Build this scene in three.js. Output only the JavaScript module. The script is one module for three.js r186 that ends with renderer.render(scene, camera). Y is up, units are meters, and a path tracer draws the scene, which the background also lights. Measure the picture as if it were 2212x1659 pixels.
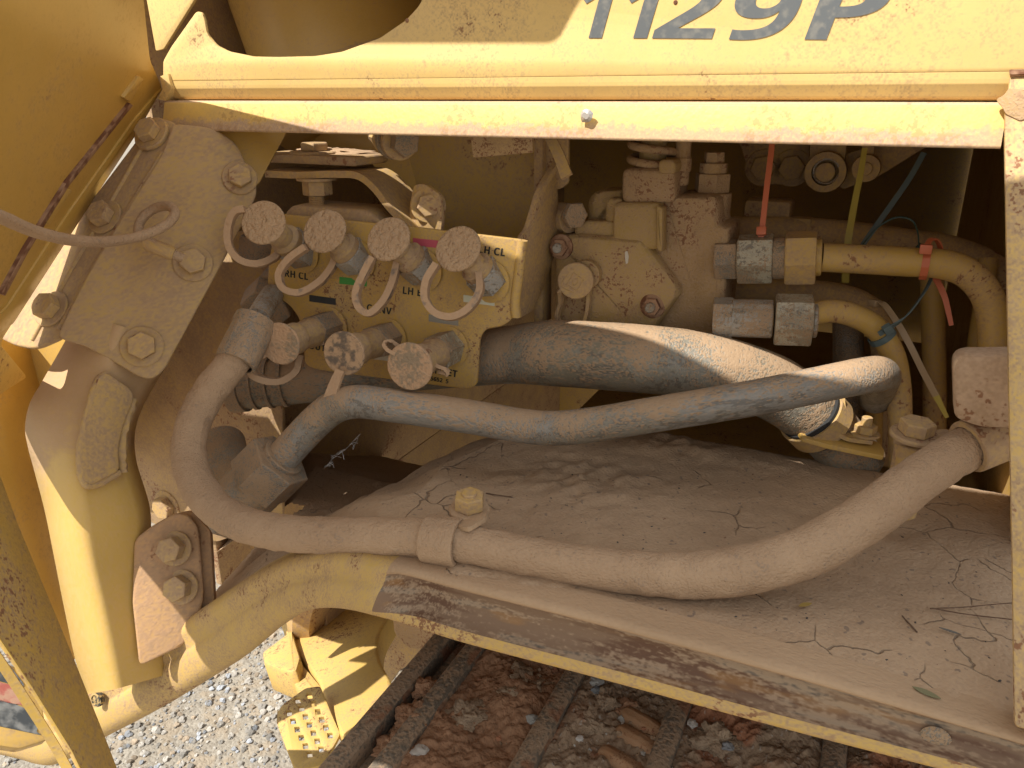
import * as THREE from 'three';
import { ImprovedNoise } from 'three/addons/math/ImprovedNoise.js';
import { mergeGeometries, toCreasedNormals } from 'three/addons/utils/BufferGeometryUtils.js';
import { FontLoader } from 'three/addons/loaders/FontLoader.js';
import { TextGeometry } from 'three/addons/geometries/TextGeometry.js';

// ---------------------------------------------------------------- camera, sky, sun, exposure
const scene = new THREE.Scene();
const H = 1.5, PITCH = 20 * Math.PI / 180, FOC = 1700, CX = 1106, CY = 829.5;
const camera = new THREE.PerspectiveCamera(2 * Math.atan(CY / FOC) * 180 / Math.PI, 4 / 3, 0.02, 200);
camera.position.set(0, H, 0);
camera.rotation.set(-PITCH, 0, 0);
const SUN = new THREE.Vector3(-0.523, 0.792, 0.314).normalize();
{
  // clear, slightly hazy daylight sky: deeper blue overhead, whitish towards the horizon and round the sun
  const W = 256, HH = 128, d = new Float32Array(W * HH * 4);
  for (let j = 0; j < HH; j++) for (let i = 0; i < W; i++) {
    const el = ((j + 0.5) / HH - 0.5) * Math.PI, az = ((i + 0.5) / W - 0.5) * 2 * Math.PI;
    const v = new THREE.Vector3(Math.cos(el) * Math.cos(az), Math.sin(el), Math.cos(el) * Math.sin(az));
    const h = Math.max(0, v.y), k = Math.pow(1 - h, 2.2), g = Math.pow(Math.max(0, v.dot(SUN)), 6) * 0.5;
    const o = (j * W + i) * 4, m = 0.66;
    d[o] = m * (0.86 + 0.26 * k + g); d[o + 1] = m * (0.92 + 0.18 * k + g * 0.95); d[o + 2] = m * (1.02 + 0.02 * k + g * 0.8); d[o + 3] = 1;
  }
  const t = new THREE.DataTexture(d, W, HH, THREE.RGBAFormat, THREE.FloatType);
  t.mapping = THREE.EquirectangularReflectionMapping; t.magFilter = t.minFilter = THREE.LinearFilter; t.needsUpdate = true;
  scene.background = t; scene.environment = t;
}
const sun = new THREE.DirectionalLight(0xfffaf2, 5);
sun.position.copy(SUN).multiplyScalar(6).add(new THREE.Vector3(0, 1, -1));
sun.target.position.set(0, 1, -1);
sun.castShadow = true; sun.shadow.mapSize.set(4096, 4096);
Object.assign(sun.shadow.camera, { left: -3, right: 3, top: 3, bottom: -3, near: 0.5, far: 14 });
scene.add(sun, sun.target);
const renderer = new THREE.WebGLRenderer({ antialias: true });
renderer.toneMapping = THREE.LinearToneMapping;
renderer.toneMappingExposure = 1.45;
renderer.shadowMap.enabled = true;

// ---------------------------------------------------------------- helpers
const V = (x, y, z) => new THREE.Vector3(x, y, z);
const sP = Math.sin(PITCH), cP = Math.cos(PITCH);
const UP = V(0, 1, 0), TOCAM = V(0, sP, cP), N = V(-0.427, 0, 0.904).normalize(), U = V(0.904, 0, 0.427).normalize();
const p = (x, y, d) => { const a = (x - CX) / FOC * d, b = (CY - y) / FOC * d; return V(a, H + b * cP - d * sP, -b * sP - d * cP); };
const EYE = V(0, H, 0);
const mm = (px, d) => px * d / FOC;                        // size in metres of a length seen at a distance
function plane(pt, n) { const P = { p: pt.clone(), n: n.clone().normalize() }; if (P.n.dot(EYE.clone().sub(pt)) < 0) P.n.negate(); return P; }
const pl3 = (a, b, c) => { const A = p(...a), B = p(...b), C = p(...c); return plane(A, B.clone().sub(A).cross(C.clone().sub(A))); };
const mpl = (x, y, d) => plane(p(x, y, d), N);             // a plane parallel to the side of the machine
const shift = (P, d) => plane(P.p.clone().addScaledVector(P.n, d), P.n);
const hit = (pt, dir, P) => pt.clone().addScaledVector(dir, P.p.clone().sub(pt).dot(P.n) / dir.dot(P.n));
const on = (x, y, P) => hit(EYE, p(x, y, 1).sub(EYE), P);
const rngOf = s => { let a = s >>> 0; return () => { a = (a + 0x6D2B79F5) | 0; let t = Math.imul(a ^ (a >>> 15), 1 | a); t = (t + Math.imul(t ^ (t >>> 7), 61 | t)) ^ t; return ((t ^ (t >>> 14)) >>> 0) / 4294967296; }; };
const pn = new ImprovedNoise();
const fb3 = (x, y, z, o = 3) => { let s = 0, a = 1; for (let i = 0; i < o; i++) { s += a * pn.noise(x, y, z); x *= 2.03; y *= 2.03; z *= 2.03; a *= 0.5; } return s; };
const clamp = (x, a = 0, b = 1) => Math.min(b, Math.max(a, x)), sst = (a, b, x) => { const t = clamp((x - a) / (b - a)); return t * t * (3 - 2 * t); };
const lerp = (a, b, t) => a + (b - a) * t;

// ---- scene graph
const taken = {};
const numbered = n => { const k = (taken[n] = (taken[n] ?? -1) + 1); return k ? n + '_' + String(k).padStart(3, '0') : n; };
const origins = new Map();
function thing(name, label, category, origin, group) {
  const g = new THREE.Group(); g.name = numbered(name); g.position.copy(origin); g.userData = { label, category };
  if (group) g.userData.group = group;
  scene.add(g); origins.set(g, origin.clone()); return g;
}
function part(parent, name, geo, mat, label) {
  const o = origins.get(parent); const g = Array.isArray(geo) ? merge(geo) : geo;
  g.translate(-o.x, -o.y, -o.z);
  const m = new THREE.Mesh(g, mat); m.name = name; if (label) m.userData.label = label;
  parent.add(m); origins.set(m, o); return m;
}
function single(name, label, category, geo, mat, group) {
  const g = Array.isArray(geo) ? merge(geo) : geo; g.computeBoundingBox(); const b = g.boundingBox;
  const o = V((b.min.x + b.max.x) / 2, b.min.y, (b.min.z + b.max.z) / 2); g.translate(-o.x, -o.y, -o.z);
  const m = new THREE.Mesh(g, mat); m.name = numbered(name); m.position.copy(o); m.userData = { label, category }; if (group) m.userData.group = group;
  scene.add(m); origins.set(m, o); return m;
}
const struct = (name, geo, mat) => { const m = new THREE.Mesh(Array.isArray(geo) ? merge(geo) : geo, mat); m.name = name; m.userData = { kind: 'structure' }; scene.add(m); return m; };
function merge(gs) {
  return mergeGeometries(gs.map(g => { const q = g.index ? g.toNonIndexed() : g; for (const k of Object.keys(q.attributes)) if (!['position', 'normal', 'uv'].includes(k)) q.deleteAttribute(k); if (!q.attributes.uv) boxUV(q); return q; }));
}
// uv in metres, from whichever machine axis a face looks along
function boxUV(g) {
  const P = g.attributes.position, n = P.count, uv = new Float32Array(n * 2), a = V(), b = V(), c = V(), nn = V();
  const put = (i, q, k) => { const s = q.dot(U), t = q.dot(N), y = q.y; if (k === 0) { uv[i * 2] = s; uv[i * 2 + 1] = y; } else if (k === 1) { uv[i * 2] = s; uv[i * 2 + 1] = t; } else { uv[i * 2] = t + 0.37; uv[i * 2 + 1] = y; } };
  for (let i = 0; i < n; i += 3) {
    a.fromBufferAttribute(P, i); b.fromBufferAttribute(P, i + 1); c.fromBufferAttribute(P, i + 2);
    nn.copy(b).sub(a).cross(c.clone().sub(a));
    const x = [Math.abs(nn.dot(N)) * 1.2, Math.abs(nn.y), Math.abs(nn.dot(U))], k = x.indexOf(Math.max(...x));
    put(i, a, k); put(i + 1, b, k); put(i + 2, c, k);
  }
  g.setAttribute('uv', new THREE.BufferAttribute(uv, 2)); return g;
}
const fin = (g, crease = 0.6) => { let q = g.index ? g.toNonIndexed() : g; q.deleteAttribute('uv'); q = crease ? toCreasedNormals(q, crease) : (q.computeVertexNormals(), q); return boxUV(q); };
const frame = (o, ex, ey, ez) => new THREE.Matrix4().makeBasis(ex, ey, ez).setPosition(o);
function axisFrame(o, axis, ref = UP) { const z = axis.clone().normalize(); let x = ref.clone().cross(z); if (x.lengthSq() < 1e-6) x = V(1, 0, 0).cross(z); x.normalize(); return frame(o, x, z.clone().cross(x), z); }

// ---- shapes
function roundShape(pts, r) {
  const s = new THREE.Shape(), n = pts.length;
  for (let i = 0; i < n; i++) {
    const a = pts[(i + n - 1) % n], b = pts[i], c = pts[(i + 1) % n];
    const la = Math.hypot(a[0] - b[0], a[1] - b[1]), lc = Math.hypot(c[0] - b[0], c[1] - b[1]), k = Math.min(b[2] ?? r, la * 0.48, lc * 0.48);
    const x0 = b[0] + (a[0] - b[0]) / la * k, y0 = b[1] + (a[1] - b[1]) / la * k, x1 = b[0] + (c[0] - b[0]) / lc * k, y1 = b[1] + (c[1] - b[1]) / lc * k;
    if (i) s.lineTo(x0, y0); else s.moveTo(x0, y0);
    s.quadraticCurveTo(b[0], b[1], x1, y1);
  }
  s.closePath(); return s;
}
// a sheet or block: outline seen on plane P, thickness going back from it
function plate(outline, P, thick, { r = 0.006, bevel = 0.0012, seg = 2, holes = [], crease = 0.6, curve = 6 } = {}) {
  const ex = UP.clone().cross(P.n).normalize(), ey = P.n.clone().cross(ex), M = frame(P.p, ex, ey, P.n);
  const to2 = q => { const w = on(q[0], q[1], P).sub(P.p); return [w.dot(ex), w.dot(ey), q[2]]; };
  const s = roundShape(outline.map(to2), r);
  for (const h of holes) s.holes.push(roundShape(h.map(to2), h.r ?? r));
  const b = Math.min(bevel, thick * 0.45);
  const g = new THREE.ExtrudeGeometry(s, { depth: thick - 2 * b, bevelEnabled: b > 0, bevelSize: b, bevelThickness: b, bevelOffset: -b, bevelSegments: seg, curveSegments: curve });
  g.translate(0, 0, -(thick - b)); g.applyMatrix4(M); return fin(g, crease);
}
// oriented block: centre, size along three axes
function block(o, ex, ey, ez, sx, sy, sz, bevel = 0.002) {
  const s = roundShape([[-sx / 2, -sy / 2], [sx / 2, -sy / 2], [sx / 2, sy / 2], [-sx / 2, sy / 2]], bevel * 1.5);
  const b = Math.min(bevel, sz * 0.4), g = new THREE.ExtrudeGeometry(s, { depth: sz - 2 * b, bevelSize: b, bevelThickness: b, bevelOffset: -b, bevelSegments: 2, curveSegments: 3 });
  g.translate(0, 0, -sz / 2 + b); g.applyMatrix4(frame(o, ex, ey, ez)); return fin(g);
}
const mblock = (o, sx, sy, sz, bevel) => block(o, U, UP, N, sx, sy, sz, bevel);
// block aligned with the machine whose front face is seen between two pixel corners on P
function front(x0, y0, x1, y1, P, depth, bevel = 0.003) { return plate([[x0, y0], [x1, y0], [x1, y1], [x0, y1]], P, depth, { r: bevel * 1.6, bevel, seg: 3 }); }
// solid of the machine's long direction: profile of (out, up) pairs
function along(profile, o, s0, s1, r = 0.002, crease = 0.7) {
  const g = new THREE.ExtrudeGeometry(roundShape(profile, r), { depth: s1 - s0, bevelEnabled: false, curveSegments: 6 });
  g.applyMatrix4(frame(o.clone().addScaledVector(U, s1), N, UP, U.clone().negate())); return fin(g, crease);
}
function ring(pts, k, M) { }
// round tube through points; r may vary; small lumps of caked dust in 'lump'
function tube(pts, r, { seg = 0, rad = 24, lump = 0, freq = 60, caps = true, ten = 'centripetal', flat = 1 } = {}) {
  const cv = new THREE.CatmullRomCurve3(pts.map(q => q.clone()), false, ten, 0.5), L = cv.getLength(), n = seg || Math.max(8, Math.ceil(L / 0.005));
  const pos = [], nor = [], uv = [], idx = []; let prevT = null, x = null;
  const rr = Array.isArray(r) ? t => { const f = t * (r.length - 1), i = Math.min(r.length - 2, Math.floor(f)); return lerp(r[i], r[i + 1], f - i); } : () => r;
  const tOf = i => i / n;
  for (let i = 0; i <= n; i++) {
    const t = tOf(i), c = cv.getPoint(t), T = cv.getTangent(t).normalize();
    if (!x) { x = UP.clone().cross(T); if (x.lengthSq() < 1e-3) x = V(1, 0, 0).cross(T); x.normalize(); }
    else { x.applyQuaternion(new THREE.Quaternion().setFromUnitVectors(prevT, T)); x.addScaledVector(T, -x.dot(T)).normalize(); }
    prevT = T.clone(); const y = T.clone().cross(x), R = rr(t);
    for (let j = 0; j <= rad; j++) {
      const a = j / rad * Math.PI * 2, d = x.clone().multiplyScalar(Math.cos(a)).addScaledVector(y, Math.sin(a)), w = c.clone().addScaledVector(d, R);
      if (lump) w.addScaledVector(d, lump * fb3(w.x * freq, w.y * freq, w.z * freq, 3));
      pos.push(w.x, w.y, w.z); nor.push(d.x, d.y, d.z); uv.push(t * L, j / rad * 2 * Math.PI * R);
    }
  }
  for (let i = 0; i < n; i++) for (let j = 0; j < rad; j++) { const a = i * (rad + 1) + j, b = a + rad + 1; idx.push(a, a + 1, b, b, a + 1, b + 1); }
  if (caps) for (const e of [0, n]) {
    const c = cv.getPoint(e / n), T = cv.getTangent(e / n).multiplyScalar(e ? 1 : -1), k = pos.length / 3; pos.push(c.x, c.y, c.z); nor.push(T.x, T.y, T.z); uv.push(0, 0);
    for (let j = 0; j <= rad; j++) { const q = (e * (rad + 1) + j) * 3; pos.push(pos[q], pos[q + 1], pos[q + 2]); nor.push(T.x, T.y, T.z); uv.push(0.01 * Math.cos(j), 0.01 * Math.sin(j)); }
    for (let j = 0; j < rad; j++) e ? idx.push(k, k + 1 + j, k + 2 + j) : idx.push(k, k + 2 + j, k + 1 + j);
  }
  const g = new THREE.BufferGeometry(); g.setAttribute('position', new THREE.Float32BufferAttribute(pos, 3)); g.setAttribute('normal', new THREE.Float32BufferAttribute(nor, 3)); g.setAttribute('uv', new THREE.Float32BufferAttribute(uv, 2)); g.setIndex(idx);
  if (lump) g.computeVertexNormals();
  return g;
}
// flat strap of width w (along 'wide') and thickness t following points
function ribbon(pts, wide, w, t, { seg = 0, w1 = w, closed = false, straight = false } = {}) {
  const cv = new THREE.CatmullRomCurve3(pts.map(q => q.clone()), closed, 'centripetal'), L = cv.getLength(), n = seg || Math.max(6, Math.ceil(L / 0.004));
  const pos = [], quads = [];
  const C = [];
  for (let i = 0; i <= n; i++) {
    const k = i / n, c = cv.getPoint(k), T = cv.getTangent(k).normalize(), s = wide.clone().addScaledVector(T, -wide.dot(T)).normalize(), m = T.clone().cross(s), ww = lerp(w, w1, k);
    C.push([[-1, -1], [1, -1], [1, 1], [-1, 1]].map(([a, b]) => c.clone().addScaledVector(s, a * ww / 2).addScaledVector(m, b * t / 2)));
  }
  const quad = (a, b, c, d) => { for (const q of [a, b, c, a, c, d]) pos.push(q.x, q.y, q.z); };
  for (let i = 0; i < n; i++) for (let j = 0; j < 4; j++) quad(C[i][j], C[i][(j + 1) % 4], C[i + 1][(j + 1) % 4], C[i + 1][j]);
  if (!closed) { quad(C[0][3], C[0][2], C[0][1], C[0][0]); quad(C[n][0], C[n][1], C[n][2], C[n][3]); }
  const g = new THREE.BufferGeometry(); g.setAttribute('position', new THREE.Float32BufferAttribute(pos, 3)); return fin(g, 0.6);
}
// turned part: profile of (radius, height) pairs along axis from o
function turned(profile, o, axis, seg = 32, crease = 0.5) {
  const g = new THREE.LatheGeometry(profile.map(q => new THREE.Vector2(...q)), seg); g.rotateX(Math.PI / 2); g.applyMatrix4(axisFrame(o, axis)); return fin(g, crease);
}
const cyl = (o, axis, r, h, r1 = r, seg = 32, b = 0.001) => turned([[0, 0], [r - b, 0], [r, b], [r1, h - b], [r1 - b, h], [0, h]], o, axis, seg);
function hexPrism(o, axis, r, h, bevel = 0.08, rot = 0, hole = 0) {
  const s = new THREE.Shape(); for (let i = 0; i < 6; i++) { const a = rot + i * Math.PI / 3; i ? s.lineTo(r * Math.cos(a), r * Math.sin(a)) : s.moveTo(r * Math.cos(a), r * Math.sin(a)); } s.closePath();
  if (hole) { const c = new THREE.Path(); c.absarc(0, 0, hole, 0, Math.PI * 2, true); s.holes.push(c); }
  const b = r * bevel, g = new THREE.ExtrudeGeometry(s, { depth: h - 2 * b, bevelSize: b, bevelThickness: b, bevelOffset: -b, bevelSegments: 2, curveSegments: 12 });
  g.translate(0, 0, b); g.applyMatrix4(axisFrame(o, axis)); return fin(g, 0.35);
}
const font = await new FontLoader().loadAsync('fonts/droid/droid_sans_bold.typeface.json');
// flat lettering: baseline start, reading direction, up direction
function text(str, o, right, up, size, depth = 0.0003, { slant = 0, wide = 1 } = {}) {
  const g = new TextGeometry(str, { font, size, depth, curveSegments: 6, bevelEnabled: false });
  const sh = new THREE.Matrix4().set(wide, slant, 0, 0, 0, 1, 0, 0, 0, 0, 1, 0, 0, 0, 0, 1); g.applyMatrix4(sh);
  const x = right.clone().normalize(), y = up.clone().addScaledVector(x, -up.dot(x)).normalize(); g.applyMatrix4(frame(o, x, y, x.clone().cross(y))); return fin(g, 0.4);
}

// ---------------------------------------------------------------- procedural materials
const PERM = new Float32Array(65536); { const r = rngOf(77); for (let i = 0; i < 65536; i++) PERM[i] = r(); }
function vn(x, y, per, seed) {
  const xi = Math.floor(x), yi = Math.floor(y), fx = x - xi, fy = y - yi, u = fx * fx * (3 - 2 * fx), v = fy * fy * (3 - 2 * fy);
  const x0 = ((xi % per) + per) % per, y0 = ((yi % per) + per) % per, x1 = (x0 + 1) % per, y1 = (y0 + 1) % per;
  const h = (a, b) => PERM[(Math.imul(a, 7919) + Math.imul(b, 104729) + Math.imul(seed, 2741) + Math.imul(a ^ (b * 31), 193)) & 65535];
  const a = h(x0, y0), b = h(x1, y0), c = h(x0, y1), d = h(x1, y1);
  return a + (b - a) * u + (c - a + (a - b - c + d) * u) * v;
}
// a few tileable noise fields, shared by all materials at different offsets
const FS = 1024, FIELDS = [3, 5, 9, 16, 40, 90, 230].map((per, k) => {
  const f = new Float32Array(FS * FS), oct = k < 4 ? 5 : k < 6 ? 3 : 2;
  let a = 1, t = 0, q = per;
  for (let i = 0; i < oct; i++) { for (let y = 0; y < FS; y++) for (let x = 0; x < FS; x++) f[y * FS + x] += a * vn(x / FS * q, y / FS * q, q, k * 7 + i); t += a; a *= 0.5; q *= 2; }
  for (let i = 0; i < f.length; i++) f[i] /= t; return { per, f };
});
function fbm(u, v, per, oct, seed) {
  let k = 0; while (k < 6 && FIELDS[k + 1].per <= per * 1.25) k++;
  const x = Math.floor(u * FS + seed * 137.3) & (FS - 1), y = Math.floor(v * FS + seed * 291.7) & (FS - 1); return FIELDS[k].f[y * FS + x];
}
const LUT = Uint8Array.from({ length: 8193 }, (_, i) => { const x = i / 8192; return Math.round(255 * (x <= 0.0031308 ? 12.92 * x : 1.055 * Math.pow(x, 1 / 2.4) - 0.055)); });
const enc = x => LUT[x <= 0 ? 0 : x >= 1 ? 8192 : (x * 8192) | 0];
// fn(u, v, o) fills o = [r, g, b (linear), height, roughness]
function surface(T, fn, { size = 768, bump = 0.001, rough = 0.9, metal = 0, extra = {} } = {}) {
  const c = new Uint8Array(size * size * 4), h = new Uint8Array(size * size * 4), o = [0, 0, 0, 0, 0];
  for (let j = 0; j < size; j++) for (let i = 0; i < size; i++) {
    o[4] = rough; fn((i + 0.5) / size, (j + 0.5) / size, o); const k = (j * size + i) * 4;
    c[k] = enc(o[0]); c[k + 1] = enc(o[1]); c[k + 2] = enc(o[2]); c[k + 3] = 255;
    h[k] = 255 * clamp(o[3]); h[k + 1] = 255 * clamp(o[4]); h[k + 2] = h[k]; h[k + 3] = 255;
  }
  const mk = (d, srgb) => { const t = new THREE.DataTexture(d, size, size); t.wrapS = t.wrapT = THREE.RepeatWrapping; t.magFilter = THREE.LinearFilter; t.minFilter = THREE.LinearMipmapLinearFilter; t.generateMipmaps = true; t.repeat.set(1 / T, 1 / T); if (srgb) t.colorSpace = THREE.SRGBColorSpace; t.needsUpdate = true; return t; };
  const hm = mk(h, false);
  return new THREE.MeshPhysicalMaterial({ map: mk(c, true), bumpMap: bump ? hm : null, bumpScale: bump, roughnessMap: hm, roughness: 1, metalness: metal, side: THREE.DoubleSide, ...extra });
}
const plain = (r, g, b, rough = 0.7, metal = 0) => new THREE.MeshStandardMaterial({ color: new THREE.Color().setRGB(r, g, b), roughness: rough, metalness: metal, side: THREE.DoubleSide });
const mix3 = (o, a, b, k) => { for (let i = 0; i < 3; i++) o[i] = a[i] + (b[i] - a[i]) * k; };
const YEL = [0.54, 0.34, 0.085], DUST = [0.428, 0.290, 0.174], DUST2 = [0.325, 0.213, 0.122], RUST = [0.16, 0.062, 0.026], STEEL = [0.30, 0.29, 0.27], DARK = [0.055, 0.048, 0.040];
// paint with a thin coat of dust of given cover (0 clean, 1 caked), fine grain, and small rust specks
function paint(base, cover, seed, { rust = 0.1, T = 0.5, bump = 0.0006, rough = 0.55, dust = DUST, size = 768, vary = 1 } = {}) {
  const d = [0, 0, 0], c = [0, 0, 0];
  return surface(T, (u, v, o) => {
    const big = fbm(u, v, 3, 5, seed) - 0.5, med = fbm(u, v, 9, 5, seed + 3) - 0.5, mid = fbm(u, v, 16, 4, seed + 20) - 0.5, fine = fbm(u, v, 230, 3, seed + 9) - 0.5, gr = fbm(u, v, 90, 3, seed + 5) - 0.5;
    const tone = 1 + 0.22 * big + 0.12 * mid + 0.10 * fine;
    let k = clamp(cover + vary * (big * 0.55 + med * 0.35 + mid * 0.40) + fine * 0.75 + gr * 0.35); k = k * k * (3 - 2 * k);
    const m = clamp(0.4 + 1.1 * mid + 0.7 * fine + 0.5 * big);
    for (let i = 0; i < 3; i++) { d[i] = lerp(dust[i], DUST2[i], m); c[i] = base[i] * tone; }
    mix3(o, c, d, k);
    o[3] = 0.45 + k * (0.6 * fine + 0.5 * gr) + 0.35 * mid; o[4] = lerp(rough, 0.97, k);
    const mask = sst(0.10 - rust * 0.45, 0.22 - rust * 0.45, big + 0.7 * med), rk = mask * sst(0.15 - rust * 0.22, 0.22 - rust * 0.22, gr * 0.7 + fine * 0.5 + mid * 0.3);
    if (rk > 0) { const q = 0.8 + fine; for (let i = 0; i < 3; i++) o[i] = lerp(o[i], RUST[i] * q * 1.25, rk * 0.8); o[3] -= 0.15 * rk; o[4] = lerp(o[4], 0.95, rk); }
  }, { bump, rough, size });
}
const M = {};
M.hood = paint([0.69, 0.485, 0.180], 0.16, 3, { rust: -0.08, T: 0.35, rough: 0.45, bump: 0.0002 });
M.yellow = paint(YEL, 0.14, 11, { rust: -0.2, rough: 0.42, bump: 0.0002 });
M.orange = paint([0.54, 0.33, 0.075], 0.0, 12, { rust: -0.3, rough: 0.32, bump: 0.0001 });
M.half = paint([0.54, 0.345, 0.085], 0.66, 21, { rust: 0.08, rough: 0.6 });
M.tan = paint([0.50, 0.325, 0.085], 0.74, 31, { rust: 0.04, bump: 0.0009 });
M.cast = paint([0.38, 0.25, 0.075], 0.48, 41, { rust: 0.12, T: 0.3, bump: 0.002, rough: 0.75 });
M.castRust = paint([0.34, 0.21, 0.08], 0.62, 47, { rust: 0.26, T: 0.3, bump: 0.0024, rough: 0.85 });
M.dust = surface(0.4, (u, v, o) => { const a = fbm(u, v, 4, 4, 61), f = fbm(u, v, 230, 2, 62), m = fbm(u, v, 20, 3, 66); mix3(o, DUST, DUST2, 0.25 + 0.7 * (a - 0.5) + 0.5 * (m - 0.5) + 0.35 * (f - 0.5)); o[3] = 0.5 * f + 0.5 * m; }, { bump: 0.0012, rough: 0.98 });
M.cap = surface(0.16, (u, v, o) => { const f = 0.65 * fbm(u, v, 40, 3, 71) + 0.35 * fbm(u, v, 90, 3, 73), m = fbm(u, v, 9, 3, 72); mix3(o, [0.45, 0.30, 0.175], [0.34, 0.218, 0.122], clamp(0.3 + (f - 0.5) * 0.9 + (m - 0.5) * 0.6)); o[3] = f; }, { bump: 0.005, rough: 0.98, size: 512 });
M.tether = surface(0.16, (u, v, o) => { const f = fbm(u, v, 50, 3, 75), m = fbm(u, v, 12, 3, 76); mix3(o, [0.43, 0.28, 0.165], [0.16, 0.135, 0.115], sst(0.62, 0.76, m * 0.75 + f * 0.25) * 0.8); o[3] = f; }, { bump: 0.0012, rough: 0.95, size: 512 });
function pipeMat(steel, cover, seed, T = 0.3, circ = 0) {   // circ: girth of a level pipe; dust lies along its upper side with a ragged border
  const dd = [0, 0, 0];
  return surface(T, (u, v, o) => {
    const st = fbm(u, v, 3, 4, seed) - 0.5, s2 = fbm(u, v * 3, 16, 4, seed + 7) - 0.5, f = fbm(u, v, 230, 2, seed + 8) - 0.5, g = fbm(u, v, 90, 3, seed + 12) - 0.5, blot = fbm(u, v, 9, 5, seed + 30) - 0.5, b2 = fbm(u, v * 2, 16, 4, seed + 44) - 0.5;
    const tone = 1 + 0.5 * g + 0.4 * f; for (let i = 0; i < 3; i++) o[i] = steel[i] * tone;
    const olive = sst(-0.02, 0.14, st + 0.4 * b2 + 0.3 * g), dk = sst(0.06, 0.16, s2 * 0.8 + g * 0.7 + st * 0.3), bl = sst(0.06, 0.18, b2 * 0.9 + f * 0.6);
    mix3(o, o, [0.16, 0.135, 0.085], olive * 0.6); mix3(o, o, [0.085, 0.08, 0.07], dk * 0.7); mix3(o, o, [0.205, 0.20, 0.19], bl * 0.3);
    const k = clamp(0.06 + sst(0.14 - cover * 0.6, 0.60 - cover * 0.6, (circ ? 0.34 - 1.5 * Math.abs(v * T / circ - 0.27) : 0) + blot * 0.7 + g * 0.6 + f * 0.9 + st * 0.4 + 0.1)); const m = clamp(0.45 + st + f);
    for (let i = 0; i < 3; i++) dd[i] = lerp(DUST[i], DUST2[i], m); mix3(o, o, dd, Math.min(0.92, k));
    o[3] = 0.35 + 0.35 * k + 0.5 * g * k + 0.3 * f; o[4] = lerp(0.40, 0.95, k);
  }, { bump: 0.0009, extra: { specularIntensity: 0.9 } });
}
M.pipe = pipeMat([0.25, 0.235, 0.205], 0.18, 81, 0.3, 0.117);
M.pipeBig = pipeMat([0.225, 0.215, 0.175], 0.26, 91, 0.36, 0.245);
M.steel = pipeMat([0.36, 0.34, 0.30], 0.28, 101, 0.2);
M.steelDusty = pipeMat([0.22, 0.195, 0.16], 0.52, 111, 0.2);
M.nutPale = pipeMat([0.42, 0.385, 0.29], 0.25, 121, 0.2);
M.hose = surface(0.3, (u, v, o) => { const a = fbm(u, v, 5, 4, 131), f = fbm(u, v, 230, 3, 132), m = fbm(u, v, 18, 4, 133); mix3(o, [0.43, 0.292, 0.18], [0.315, 0.204, 0.121], clamp(0.35 + 0.8 * (a - 0.5) + 0.5 * (m - 0.5) + 0.3 * (f - 0.5))); const g = sst(0.66, 0.74, m * 0.6 + f * 0.4) * 0.35; mix3(o, o.slice(0, 3), [0.20, 0.17, 0.14], g); o[3] = 0.6 * m + 0.4 * f; }, { bump: 0.003, rough: 0.98 });
// caked mud on the floor plate, with fine drying cracks
{
  const cells = [], r = rngOf(5), G = 9; for (let j = 0; j < G; j++) for (let i = 0; i < G; i++) cells.push([(i + r()) / G, (j + r()) / G]);
  M.mud = surface(0.5, (u, v, o) => {
    const a = fbm(u, v, 3, 5, 141), m = fbm(u, v, 16, 4, 142), f = fbm(u, v, 230, 2, 143), wx = (fbm(u, v, 12, 3, 144) - 0.5) * 0.09, wy = (fbm(u, v, 12, 3, 145) - 0.5) * 0.09;
    mix3(o, [0.45, 0.314, 0.196], [0.335, 0.222, 0.133], clamp(0.35 + 1.1 * (a - 0.5) + 0.5 * (m - 0.5) + 0.5 * (f - 0.5)));
    let d1 = 9, d2 = 9; const x = u + wx, y = v + wy, ci = Math.floor(x * G), cj = Math.floor(y * G);
    for (let q = -1; q <= 1; q++) for (let w = -1; w <= 1; w++) { const i = ((ci + q) % G + G) % G, j = ((cj + w) % G + G) % G, c = cells[j * G + i]; let dx = Math.abs(x - c[0]), dy = Math.abs(y - c[1]); if (dx > 0.5) dx = Math.abs(1 - dx); if (dy > 0.5) dy = Math.abs(1 - dy); const d = Math.hypot(dx, dy); if (d < d1) { d2 = d1; d1 = d; } else if (d < d2) d2 = d; }
    const e = d2 - d1, on_ = sst(0.56, 0.64, fbm(u, v, 6, 3, 146)), wd = 0.0008 + 0.0022 * m, ck = on_ * (1 - sst(wd * 0.35, wd, e));
    o[3] = 0.55 + 0.25 * (m - 0.5) + 0.2 * (f - 0.5) - 0.5 * ck; mix3(o, o.slice(0, 3), [0.16, 0.11, 0.07], ck * 0.6);
    const sp = sst(0.76, 0.80, fbm(u, v, 80, 2, 147)); mix3(o, o.slice(0, 3), [0.09, 0.075, 0.07], sp * 0.5);
  }, { size: 1024, bump: 0.004, rough: 0.98 });
}
M.rail = paint([0.52, 0.34, 0.09], 0.46, 151, { rust: 0.10, T: 0.35, rough: 0.5, bump: 0.0005 });
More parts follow.
